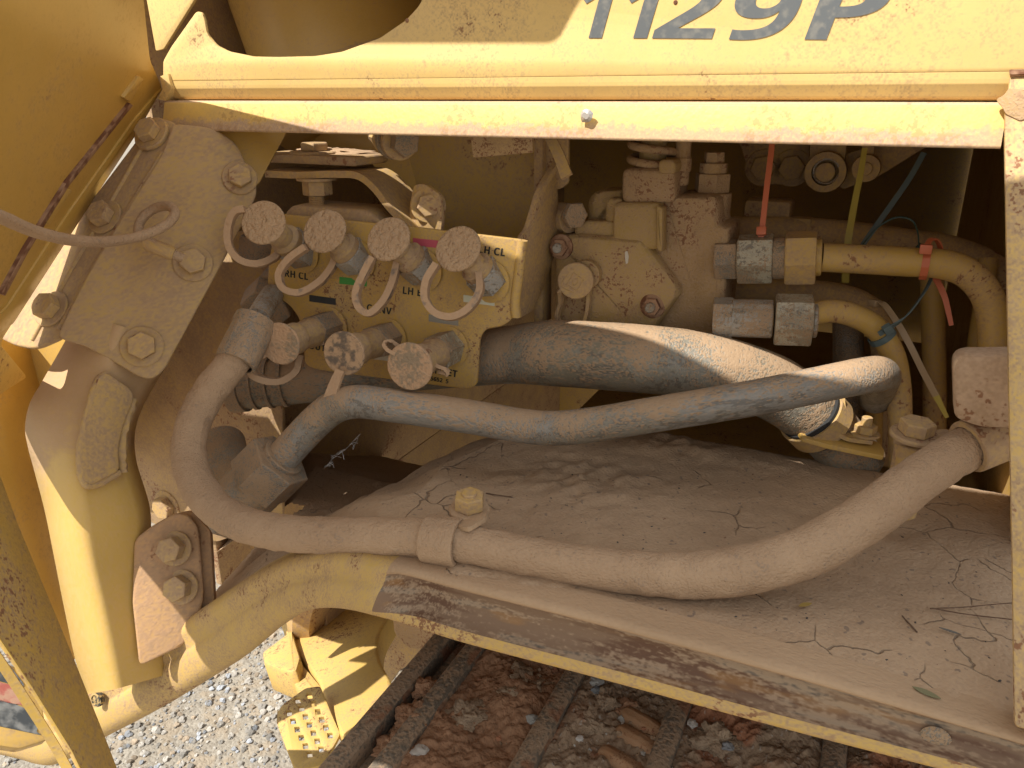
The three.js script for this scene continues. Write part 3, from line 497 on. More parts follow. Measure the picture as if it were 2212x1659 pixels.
{
  const t = thing('bracket_plate', 'folded tan bracket plate with hex bolts, caked in dust beside the raised door', 'bracket', on(250, 800, BR));
  part(t, 'face_plate', plate([[352, 330, 0.03], [374, 266], [462, 275, 0.02], [512, 310, 0.012], [527, 345], [557, 402, 0.012], [549, 434], [487, 553], [353, 801, 0.016], [325, 820, 0.01], [296, 811], [240, 778], [187, 748], [122, 728], [178, 610, 0.05], [262, 470, 0.05]], BR, 0.007, { r: 0.008, bevel: 0.002, seg: 3 }), M.tan);
  // flange folded towards the door, with its row of bolts
  const FL = pl3([352, 330, 0.902], [150, 690, 0.852], [60, 640, 0.878]);
  const fl = part(t, 'folded_flange', plate([[334, 250], [380, 264], [358, 332], [270, 474], [186, 614], [134, 728], [75, 754, 0.012], [30, 745, 0.01], [-30, 715], [60, 600], [210, 415]], FL, 0.006, { r: 0.008, bevel: 0.002, seg: 3 }), M.tan);
  part(fl, 'rib', tube([on(318, 300, FL), on(250, 420, FL), on(150, 590, FL), on(70, 735, FL)], 0.0028, { rad: 12 }), M.half);
  part(fl, 'rib', tube([on(352, 330, FL), on(285, 440, FL), on(190, 600, FL), on(128, 712, FL)], 0.0030, { rad: 12 }), M.tan);
  const ax = FL.n;
  bolt(t, on(330, 292, shift(FL, 0.001)), ax, 0.0145, 0.011, { washer: 1.5, wt: 0.005, rot: 0.3 });
  bolt(t, on(228, 470, shift(FL, 0.001)), ax, 0.0145, 0.013, { mat: M.half, wmat: M.tan, rot: 0.4, mark: 'CAT' });
  bolt(t, on(112, 668, shift(FL, 0.001)), ax, 0.0145, 0.013, { mat: M.half, wmat: M.tan, rot: 0.1 });
  bolt(t, on(518, 385, shift(BR, 0.0005)), BR.n, 0.0138, 0.009, { mat: M.half, rot: 0.5, mark: 'CAT' });
  bolt(t, on(307, 749, shift(BR, 0.0005)), BR.n, 0.0155, 0.009, { mat: M.half, wmat: M.tan, rot: 0.45 });
  bolt(t, on(417, 568, shift(BR, 0.0005)), BR.n, 0.0150, 0.009, { mat: M.tan, rot: 0.2 });
  // yellow gusset behind the top corner
  part(t, 'gusset', plate([[455, 262], [628, 268], [560, 395], [520, 420], [480, 330]], shift(BR, -0.02), 0.005, { r: 0.003 }), M.yellow);
}
single('sun_blocker', 'added yellow plates hidden behind the bracket plate and strut, blocking stray sun', 'cowl', [plate([[30, 510], [125, 510], [200, 620], [330, 680], [340, 775], [272, 880], [258, 950], [240, 985], [100, 985], [40, 720]], mpl(200, 880, 0.985), 0.005, { r: 0.002 }), plate([[-100, 420], [330, 400], [440, 420], [470, 540], [355, 760], [275, 880], [260, 960], [240, 1000], [-100, 1000]], mpl(250, 700, 1.08), 0.006, { r: 0.002 })], M.yellow);  // added hidden plates that keep the sun off the bay return panel
{ // wire rope loop with its crimped sleeve
  const t = thing('wire_lanyard', 'dusty wire rope lanyard looped and crimped in front of the bracket plate', 'cable', p(340, 535, 0.83));
  const d = 0.80;
  part(t, 'rope', tube([p(-60, 448, 0.50), p(0, 468, 0.55), p(70, 498, 0.62), p(150, 518, 0.69), p(230, 522, 0.75), p(310, 508, 0.805), p(360, 485, 0.82), p(378, 462, 0.83), p(366, 446, 0.84), p(335, 450, 0.85), p(305, 475, 0.85), p(300, 505, 0.848), p(330, 525, 0.845), p(365, 545, 0.85), p(395, 558, 0.858)], 0.0051, { rad: 14, lump: 0.0004, freq: 300 }), M.hose);
  part(t, 'crimp_sleeve', tube([p(313, 524, 0.846), p(322, 528, 0.846), p(368, 546, 0.850), p(376, 549, 0.851)], [0.006, 0.0078, 0.0078, 0.006], { rad: 10, seg: 10 }), M.half);
}
{ // bent box-section strut: side face, rounded corner, front face
  const st = [[170, 680, 250, 700, 350, 735, 0.850], [136, 745, 225, 765, 334, 790, 0.846], [92, 822, 205, 835, 312, 826, 0.842], [64, 872, 188, 890, 284, 876, 0.838], [54, 925, 172, 945, 267, 922, 0.834], [60, 965, 164, 985, 263, 962, 0.830], [72, 1010, 160, 1025, 268, 1005, 0.826], [97, 1106, 166, 1112, 297, 1104, 0.832], [118, 1210, 184, 1212, 303, 1195, 0.842], [140, 1320, 208, 1312, 322, 1300, 0.852], [164, 1430, 231, 1425, 345, 1380, 0.862], [186, 1500, 245, 1490, 352, 1460, 0.868]];
  const cur = k => new THREE.CatmullRomCurve3(st.map(s => k === 0 ? p(s[0], s[1], s[6] + 0.045) : k === 1 ? p(s[2], s[3], s[6]) : p(s[4], s[5], s[6] + 0.052)), false, 'centripetal');
  const cl = cur(0), cc = cur(1), cr = cur(2), n = 110, pos = [], uv = [], idx = [], m = 20;
  for (let i = 0; i <= n; i++) {
    const t = i / n, L = cl.getPoint(t), C = cc.getPoint(t), R = cr.getPoint(t), k = 0.62, a = L.clone().lerp(C, k), b = R.clone().lerp(C, 0.78), D = L.clone().add(R).sub(C).addScaledVector(TOCAM, -0.02), row = [D, L];
    for (let j = 0; j <= 12; j++) { const f = j / 12; row.push(a.clone().multiplyScalar((1 - f) ** 2).addScaledVector(C, 2 * f * (1 - f)).addScaledVector(b, f * f)); }
    row.push(R.clone().lerp(C, 0.3), R.clone().lerp(C, 0.05).addScaledVector(TOCAM, -0.001), R.clone().addScaledVector(TOCAM, -0.006), R.clone().addScaledVector(TOCAM, -0.03), D.clone());
    let w = 0, prev = null; for (const q0 of row) { if (prev) w += q0.distanceTo(prev); prev = q0; pos.push(q0.x, q0.y, q0.z); uv.push(w, t * 0.42); }
    if (i === 0) pos.m = row.length - 1;
  }
  const mm_ = pos.m; for (let i = 0; i < n; i++) for (let j = 0; j < mm_; j++) { const k = i * (mm_ + 1) + j; idx.push(k, k + mm_ + 1, k + 1, k + 1, k + mm_ + 1, k + mm_ + 2); }
  const g = new THREE.BufferGeometry(); g.setAttribute('position', new THREE.Float32BufferAttribute(pos, 3)); g.setAttribute('uv', new THREE.Float32BufferAttribute(uv, 2)); g.setIndex(idx); g.computeVertexNormals();
  const t = thing('support_strut', 'bent yellow box-section strut below the bracket plate, half coated in dust', 'strut', p(220, 1470, 0.82));
  part(t, 'tube_body', g.toNonIndexed(), M.arm = surface(0.6, (u, v, o) => {
    const big = fbm(u, v, 5, 5, 341) - 0.5, mid = fbm(u, v, 16, 4, 342) - 0.5, gr = fbm(u, v, 90, 3, 343) - 0.5, fine = fbm(u, v, 230, 2, 344) - 0.5, y = v * 0.6 / 0.42;
    let k = clamp(0.95 - sst(0.36, 0.62, y + 0.5 * big + 0.4 * mid + 0.15 * gr + 0.5 * Math.max(0, u * 0.6 - 0.12)) * 0.8 + 0.5 * fine); const tn = 1 + 0.25 * big + 0.12 * fine;
    mix3(o, [0.57 * tn, 0.37 * tn, 0.095 * tn], [0.455 * tn, 0.30 * tn, 0.165 * tn], k); o[3] = 0.5 + 0.6 * gr * k + 0.2 * fine; o[4] = lerp(0.45, 0.95, k);
  }, { bump: 0.0006 }));
  const AP = pl3([205, 835, 0.838], [310, 828, 0.884], [165, 1040, 0.822]);
  part(t, 'doubler_plate', plate([[230, 803], [286, 842], [291, 862], [275, 900], [263, 935], [256, 975], [260, 1018], [196, 1049], [178, 1036], [171, 985], [186, 900], [212, 815]], shift(AP, 0.005), 0.010, { r: 0.008, bevel: 0.002, seg: 3 }), M.half);
  const w = [[228, 806], [208, 830], [186, 900], [172, 985], [180, 1040], [196, 1050], [258, 1022]].map(([x, y]) => on(x, y, shift(AP, 0.001)));
  part(t, 'weld_bead', tube(w, 0.0038, { rad: 10, lump: 0.0012, freq: 220 }), M.half);
  part(t, 'weld_bead', tube([[290, 862], [274, 905], [265, 940], [262, 985], [266, 1020]].map(([x, y]) => on(x, y, shift(AP, -0.002))), 0.005, { rad: 10, lump: 0.003, freq: 160 }), M.half);
}
{ // foot of the arm: bolted flange
  const FP = pl3([310, 1170, 0.885], [450, 1150, 0.90], [350, 1390, 0.885]);
  const t = thing('bolted_foot', 'rusty tan flange with two hex bolts at the foot of the bent strut', 'bracket', on(360, 1380, FP));
  part(t, 'flange', plate([[290, 1165], [330, 1135], [378, 1108, 0.01], [408, 1112, 0.012], [428, 1140], [440, 1290], [430, 1330], [395, 1395], [300, 1440], [285, 1300]], FP, 0.008, { r: 0.008, bevel: 0.0025, seg: 3 }), M.tan2 = paint([0.50, 0.30, 0.10], 0.8, 351, { rust: 0.02, dust: [0.46, 0.27, 0.15] }));
  part(t, 'backing_plate', plate([[380, 1110], [415, 1104], [440, 1130], [455, 1145], [464, 1300], [450, 1345], [400, 1400], [380, 1300]], shift(FP, -0.012), 0.016, { r: 0.005, bevel: 0.003 }), M.tan2);
  const ax = FP.n.clone().add(V(-0.28, 0.12, 0.1));
  bolt(t, on(378, 1185, shift(FP, 0.001)), ax, 0.0145, 0.016, { washer: 1.35, mat: M.tan, rot: 0.3 });
  bolt(t, on(392, 1268, shift(FP, 0.001)), ax, 0.0145, 0.016, { washer: 1.35, mat: M.tan, rot: 0.5 });
  bolt(thing('wall_bolt', 'dusty hex bolt on the inner wall above the bolted foot', 'bolt', on(362, 1092, BACKP)), on(362, 1092, BACKP), N, 0.019, 0.014, { mat: M.half, washer: 1.4 });
}
{ // panels at the lower left
  const LP = pl3([0, 800, 0.95], [160, 1000, 1.08], [0, 1400, 0.93]);
  single('corner_panel', 'smooth orange-yellow corner panel behind the bent strut', 'panel', plate([[-60, 690], [130, 740], [80, 860], [70, 930], [85, 1000], [112, 1110], [134, 1240], [165, 1420], [150, 1440], [60, 1200], [-60, 950]], LP, 0.012, { r: 0.004 }), M.orange);
  const SP = pl3([5, 1045, 0.70], [225, 1592, 0.64], [0, 1376, 0.555]);
  const t = thing('hanging_flange', 'worn yellow door flange hanging down in front of the sill rail', 'flange', on(220, 1640, SP));
  part(t, 'flange_sheet', plate([[-60, 880], [7, 1042], [41, 1135], [160, 1421], [228, 1592], [262, 1680], [300, 1780], [232, 1780], [156, 1622], [74, 1490], [-60, 1290]], SP, 0.003, { r: 0.003 }), M.flange = paint([0.52, 0.325, 0.06], 0.40, 361, { rust: 0.06, T: 0.4, rough: 0.5, dust: [0.40, 0.27, 0.12] }));
  const e = [[-60, 1290], [0, 1378], [74, 1490], [156, 1622], [232, 1780]].map(([x, y]) => on(x, y, SP).addScaledVector(SP.n, -0.008));
  part(t, 'folded_edge', ribbon(e, SP.n.clone().add(V(-0.3, -0.1, 0)), 0.006, 0.002, { straight: true }), M.flange);
  // striped warning decal on the bumper behind it
  const DP = pl3([0, 1420, 0.80], [100, 1600, 0.79], [-50, 1600, 0.76]);
  const b = thing('end_bumper', 'rounded yellow bumper end with a peeling black and red warning decal', 'bumper', on(40, 1620, DP));
  part(b, 'bumper_skin', plate([[-80, 1380], [30, 1440], [84, 1480], [104, 1598], [40, 1618], [-80, 1600]], DP, 0.03, { r: 0.004, bevel: 0.003 }), M.yellow);
  const D1 = shift(DP, 0.0008);
  const blk = M.decal = surface(0.1, (u, v, o) => { const f = fbm(u, v, 30, 3, 371), b = fbm(u, v, 9, 4, 372); mix3(o, [0.05, 0.055, 0.058], [0.20, 0.20, 0.19], sst(0.45, 0.7, f * 0.5 + b * 0.5)); o[3] = f; }, { bump: 0.0003, size: 256 });
  const red = surface(0.1, (u, v, o) => { const f = fbm(u, v, 30, 3, 373); mix3(o, [0.36, 0.10, 0.075], [0.42, 0.24, 0.16], sst(0.4, 0.7, f)); o[3] = f; }, { bump: 0.0003, size: 256 });
  part(b, 'black_stripe', plate([[-60, 1398], [20, 1436], [52, 1478], [50, 1484], [-60, 1456]], D1, 0.0006, { r: 0.002, bevel: 0 }), blk);
  part(b, 'red_stripe', plate([[-60, 1458], [50, 1486], [42, 1500], [52, 1508], [72, 1516], [76, 1536], [44, 1522], [-60, 1508]], D1, 0.0006, { r: 0.002, bevel: 0 }), red);
  part(b, 'black_stripe', plate([[-60, 1512], [0, 1512], [30, 1520], [78, 1540], [84, 1568], [78, 1580], [90, 1588], [-60, 1556]], D1, 0.0006, { r: 0.002, bevel: 0 }), blk);
}
// ---------------------------------------------------------------- upper bracket behind the rail
{
  const t = thing('hinge_bracket', 'dusty stacked hinge bracket with a hanging nut under the rail', 'bracket', p(690, 370, 0.95));
  const c = p(690, 340, 0.98), flatN = UP;
  part(t, 'top_plate', block(p(692, 341, 0.985), U, UP, N, 0.158, 0.011, 0.07, 0.003), M.tan);
  const yl = p(690, 371, 0.955);
  // lower strap, bending down to the right
  const wide = N.clone();
  part(t, 'bent_strap', ribbon([p(604, 371, 0.985), p(680, 374, 0.97), p(760, 372, 0.955), p(806, 376, 0.945), p(838, 400, 0.94), p(870, 440, 0.935), p(905, 478, 0.93), p(925, 500, 0.93)], wide, 0.062, 0.008), M.half);
  part(t, 'end_flange', plate([[893, 398], [916, 396], [950, 420], [955, 475], [950, 520], [880, 520], [884, 440]], mpl(915, 460, 0.905), 0.008, { r: 0.006, bevel: 0.002 }), M.half);
  bolt(t, p(925, 444, 0.905), N.clone().add(V(0.55, 0.12, 0)), 0.0135, 0.011, { mat: M.half, washer: 1.5 });
  bolt(t, p(680, 331, 0.985), UP, 0.0185, 0.010, { mat: M.tan, washer: 1.7, wt: 0.003 });
  const nm = part(t, 'hanging_nut', hexPrism(p(684, 389, 0.955), UP.clone().negate(), 0.0178, 0.018, 0.1, 0.35), M.half);
  part(nm, 'washer', turned([[0, 0], [0.024, 0], [0.024, 0.003], [0, 0.003]], p(684, 389, 0.955), UP, 32), M.tan);
  const st = []; for (let i = 0; i < 5; i++) st.push(turned([[0, 0], [0.0085, 0], [0.0098, 0.001], [0.0085, 0.0021], [0, 0.0021]], p(684, 424 + i * 4, 0.955), UP.clone().negate(), 20)); part(nm, 'thread', st, M.half);
  part(t, 'dust_heap', (() => { const g = new THREE.SphereGeometry(1, 32, 16), P = g.attributes.position; for (let i = 0; i < P.count; i++) { const v = V().fromBufferAttribute(P, i), k = 1 + 0.4 * fb3(v.x * 3, v.y * 3, v.z * 3); P.setXYZ(i, v.x * k, v.y * k, v.z * k); } g.scale(0.055, 0.006, 0.028); g.applyMatrix4(frame(p(720, 331, 1.0), U, UP, N)); return fin(g, 1); })(), M.dust);
  // through bolt with spacers
  const k = thing('spacer_bolt', 'hex bolt with stacked spacers and bare thread under the rail', 'bolt', p(860, 312, 0.88));
  const A = p(815, 292, 0.95), B = p(893, 312, 0.86), ax = B.clone().sub(A), L = ax.length(); ax.normalize();
  const at = f => A.clone().addScaledVector(ax, f * L);
  const th = []; for (let i = 0; i < 7; i++) th.push(turned([[0, 0], [0.009, 0], [0.0105, 0.0012], [0.009, 0.0025], [0, 0.0025]], at(-0.05 + i * 0.03), ax, 20)); part(k, 'thread', th, M.steelDusty);
  part(k, 'nut', hexPrism(at(0.12), ax, 0.0165, 0.014, 0.1), M.half);
  part(k, 'spacer', cyl(at(0.30), ax, 0.0195, 0.014), M.half); part(k, 'spacer', cyl(at(0.46), ax, 0.0225, 0.009), M.steelDusty); part(k, 'washer', cyl(at(0.60), ax, 0.0215, 0.008), M.half);
  part(k, 'head', hexPrism(at(0.70), ax, 0.0160, 0.016, 0.1, 0.4), M.steelDusty);
  // sheets of the inner structure
  single('inner_web', 'yellow inner web plate behind the hinge bracket', 'plate', plate([[612, 250], [800, 250], [880, 330], [960, 420], [960, 520], [780, 330], [640, 345]], mpl(760, 320, 1.12), 0.006, { r: 0.004 }), M.yellow);
  single('bay_wall', 'dim yellow panel behind the port plate', 'panel', plate([[850, 230], [1160, 230], [1156, 540], [930, 540], [905, 420], [880, 330]], mpl(1000, 400, 1.06), 0.006, { r: 0.004 }), M.tube);
  single('hanging_tab', 'rust-speckled sheet tab hanging under the rail', 'tab', plate([[1012, 262], [1150, 262], [1150, 330], [1021, 341]], mpl(1080, 300, 0.84), 0.004, { r: 0.002 }), paint([0.48, 0.32, 0.12], 0.6, 381, { rust: 0.35, T: 0.2 }));
  const s = thing('wall_bar', 'dusty upright bar with a short strap beside the port plate', 'bar', p(1160, 520, 0.9));
  part(s, 'bar', plate([[1153, 262], [1172, 262], [1172, 700], [1153, 700]], mpl(1160, 400, 0.95), 0.03, { r: 0.001 }), M.half);
  part(s, 'back_tab', plate([[1172, 270], [1228, 270], [1228, 395], [1212, 408], [1172, 412]], mpl(1200, 340, 0.94), 0.005, { r: 0.004 }), M.half);
  part(s, 'strap', ribbon([p(1180, 282, 0.87), p(1205, 330, 0.86), p(1225, 382, 0.855)], N.clone().multiplyScalar(0.3).add(V(1, 0.4, 0)), 0.011, 0.004, { w1: 0.013 }), M.half);
}
// ---------------------------------------------------------------- port plate with its capped test ports
const PP = plane(p(1090, 600, 0.88), V(-0.30, 0, 0.954));
console.log('port plate', [652, 914, 1058].map(x => (on(x, 560, PP).distanceTo(EYE)).toFixed(3)).join(' '));
{
  const t = thing('port_plate', 'yellow test port plate with lettering and coloured labels', 'plate', on(840, 840, PP));
  const holes = [];
  part(t, 'plate_sheet', plate([[600, 462], [880, 489], [1128, 518, 0.004], [1122, 560], [1112, 640], [1108, 690, 0.018], [1082, 706, 0.006], [1050, 710, 0.014], [1036, 730, 0.01], [1030, 832, 0.008], [1012, 842, 0.008], [690, 800], [658, 790, 0.012], [654, 722], [646, 686, 0.014], [622, 655, 0.012], [590, 640, 0.012], [577, 618, 0.01], [581, 560]], PP, 0.006, { r: 0.008, bevel: 0.0016, seg: 3 }), M.portPlate);
  // wing folded forward on the right
  const A = [[1126, 512], [1140, 497], [1163, 418], [1200, 354], [1206, 420], [1205, 530], [1180, 610], [1152, 672], [1118, 691], [1106, 655]];
  const WP = pl3([1128, 520, 0.889], [1112, 680, 0.925], [1203, 420, 0.94]);
  const wg = part(t, 'side_wing', plate(A, WP, 0.006, { r: 0.006, bevel: 0.0015 }), M.half);
  part(wg, 'wing_edge', ribbon([[1202, 352], [1164, 418], [1141, 498], [1127, 516]].map(([x, y]) => on(x, y, shift(WP, -0.002))), WP.n.clone().cross(UP).add(V(-0.6, 0, 0.6)), 0.006, 0.008), M.half);
  part(t, 'fold', tube([on(1126, 520, PP), on(1118, 590, PP), on(1110, 655, PP), on(1112, 686, PP)].map(w => w.addScaledVector(N, -0.003)), 0.006, { rad: 14 }), M.portPlate);
  // lettering
  const L = shift(PP, 0.0004), R = on(1110, 540, PP).sub(on(900, 512, PP)).normalize();
  const put = (s, x, y, sz, o = {}) => part(t, 'lettering', text(s, on(x, y, L), R, UP, sz, 0.0002, { slant: 0.05, wide: 1, ...o }), M.ink);
  put('RH CL', 614, 597, 0.0086); put('LH CL', 1032, 546, 0.0086); put('LH BR', 868, 634, 0.0088); put('CONV', 791, 671, 0.0086); put('RH BR', 716, 545, 0.0086); put('INLET', 930, 805, 0.0088); put('134-5652  5', 906, 817, 0.0052); put('TC OUT', 640, 748, 0.0086);
  const lab = (nm, x0, y0, x1, y1, sl, m) => part(t, nm, plate([[x0, y0], [x1, y0 + sl], [x1, y1 + sl], [x0, y1]], shift(PP, 0.0006), 0.0005, { r: 0.0002, bevel: 0 }), m);
  lab('green_label', 733, 598, 792, 613, 6, plain(0.055, 0.26, 0.045, 0.6)); lab('black_label', 668, 637, 725, 651, 8, plain(0.03, 0.03, 0.03, 0.7)); lab('pink_label', 892, 514, 948, 530, 6, plain(0.50, 0.085, 0.12, 0.6));
  lab('white_label', 1001, 637, 1068, 652, 9, plain(0.56, 0.55, 0.42, 0.7)); lab('grey_label', 926, 679, 990, 694, 10, plain(0.26, 0.235, 0.19, 0.7)); lab('white_label', 770, 755, 850, 772, 9, plain(0.56, 0.50, 0.38, 0.7));
  single('manifold_block', 'dusty manifold block behind the top of the port plate', 'manifold', plate([[614, 470], [618, 455, 0.008], [633, 443, 0.006], [795, 455, 0.01], [822, 478], [825, 560], [612, 540]], shift(PP, -0.012), 0.06, { r: 0.004, bevel: 0.004, seg: 3 }), M.tan);
}
function port(label, base, hexR, hexF, cap, capR, capD, loop, { capMat = M.cap, tw = 0.012, hexMat = M.steel, thick = 0.004, face = 0.75, colR = 0.62 } = {}) {
  const B = on(base[0], base[1], PP), C = p(cap[0], cap[1], capD), ax = C.clone().sub(B), L = ax.length(); ax.normalize();
  const t = thing('test_port', label, 'test port', B, 'capped test ports on the port plate');
  const hx = part(t, 'hex_fitting', hexPrism(B.clone().addScaledVector(ax, -0.004), ax, hexR, L * hexF, 0.05, 0.25), hexMat);
  part(hx, 'seat_ring', turned([[0, 0], [hexR * 1.16, 0], [hexR * 1.16, 0.0012], [hexR * 1.02, 0.002], [0, 0.002]], B.clone().addScaledVector(N, 0.0003), N, 32), M.portPlate);
  part(t, 'collar', turned([[0, 0], [hexR * 0.86, 0], [hexR * 0.86, L * 0.12], [hexR * colR, L * 0.16], [hexR * colR, L * 0.30], [hexR * (colR + 0.1), L * 0.34], [hexR * (colR + 0.1), L * 0.50], [hexR * colR, L * 0.54], [0, L * 0.6]], B.clone().addScaledVector(ax, L * (hexF - 0.06)), ax, 28), M.tan);
  capR *= 1.05; const ca = ax.clone().addScaledVector(EYE.clone().sub(C).normalize(), face).normalize(), R = mm(capR, capD);
  const prof = [[0, 0], [R * 0.93, 0], [R, thick * 0.3], [R, thick * 0.7], [R * 0.95, thick], [R * 0.6, thick * 1.08], [0, thick * 1.05]];
  part(t, 'dust_cap', turned(prof, C.clone().addScaledVector(ca, -thick), ca, 48, 0.4), capMat);
  if (loop) { const pts = loop.map(([x, y, f]) => p(x, y, lerp(capD + 0.001, B.distanceTo(EYE) * 0.97, f))); part(t, 'tether', ribbon(pts, ca.clone().add(EYE.clone().sub(C).normalize()), tw, 0.0075, { w1: tw * 1.1 }), M.tether); }
  return t;
}
const capBlack = surface(0.08, (u, v, o) => { const f = fbm(u, v, 20, 3, 391), b = fbm(u, v, 5, 4, 392), d = Math.hypot(u - 0.5, v - 0.5); mix3(o, [0.42, 0.275, 0.16], [0.06, 0.056, 0.052], sst(0.42, 0.62, b * 0.5 + f * 0.5) * 0.78); o[3] = f; }, { bump: 0.0012, size: 256 });
const capGrey = surface(0.10, (u, v, o) => { const f = fbm(u, v, 40, 3, 393), b = fbm(u, v, 5, 4, 394); mix3(o, [0.45, 0.285, 0.165], [0.27, 0.20, 0.13], sst(0.45, 0.65, b * 0.6 + f * 0.4)); o[3] = f; }, { bump: 0.0012, size: 256 });
port('test port above a black label, tether bowed out towards the bracket plate', [652, 545], 0.0215, 0.40, [568, 480], 46, 0.875, [[530, 452, 0], [508, 458, 0], [494, 492, 0.05], [497, 535, 0.1], [520, 562, 0.2], [555, 570, 0.3], [590, 558, 0.45], [612, 535, 0.65]]);
port('test port with wide tether loop hanging over the RH CL lettering', [772, 562], 0.0215, 0.40, [700, 498], 47, 0.885, [[662, 534, 0], [624, 562, 0.1], [604, 594, 0.2], [612, 622, 0.3], [645, 633, 0.45], [688, 612, 0.6], [716, 580, 0.7], [728, 552, 0.8]]);
port('test port with narrow hanging tether loop between green and pink labels', [914, 583], 0.0215, 0.40, [838, 515], 48, 0.865, [[806, 555, 0], [787, 592, 0.1], [770, 636, 0.2], [778, 666, 0.3], [798, 677, 0.4], [826, 655, 0.55], [847, 615, 0.65], [860, 565, 0.8]]);
port('test port with round tether loop hanging over the white label', [1058, 607], 0.0215, 0.40, [988, 536], 50, 0.845, [[944, 570, 0], [922, 608, 0.05], [920, 648, 0.1], [944, 678, 0.15], [982, 684, 0.2], [1018, 662, 0.3], [1037, 628, 0.45], [1036, 592, 0.7]]);
port('lower test port with tan cap and short curled tether beside the hose', [716, 703], 0.0205, 0.42, [604, 743], 44, 0.885, [[566, 768, 0], [546, 785, 0.1], [545, 806, 0.2], [570, 820, 0.3], [608, 822, 0.4], [640, 802, 0.5], [650, 772, 0.6]], { capMat: capGrey, hexMat: M.steelDusty, face: 0.35, colR: 0.8 });
{
  const t = port('lower test port with black-faced cap and straight hanging tether', [842, 728], 0.0205, 0.42, [742, 764], 46, 0.865, null, { capMat: capBlack, hexMat: M.steelDusty, face: 0.35, colR: 0.8 });
  part(t, 'tether', ribbon([p(736, 800, 0.864), p(724, 828, 0.862), p(712, 862, 0.86)], V(1, 0.35, 0.1), 0.0105, 0.004, { w1: 0.014 }), M.tether);
}
{
  const t = port('lower test port with cracked tan cap and stub tether above the INLET lettering', [972, 748], 0.0215, 0.42, [884, 792], 50, 0.845, null, { capMat: capGrey, hexMat: M.nutPale, face: 0.35, colR: 0.78 });
  part(t, 'tether', ribbon([p(856, 766, 0.850), p(838, 756, 0.852), p(832, 744, 0.858), p(846, 738, 0.864), p(862, 748, 0.866)], TOCAM, 0.010, 0.004), M.tether);
  part(t, 'tether', ribbon([p(926, 770, 0.868), p(940, 788, 0.866), p(962, 798, 0.866), p(966, 806, 0.87), p(950, 804, 0.874)], TOCAM, 0.010, 0.004), M.tether);
}
console.log('left side and ports ready');
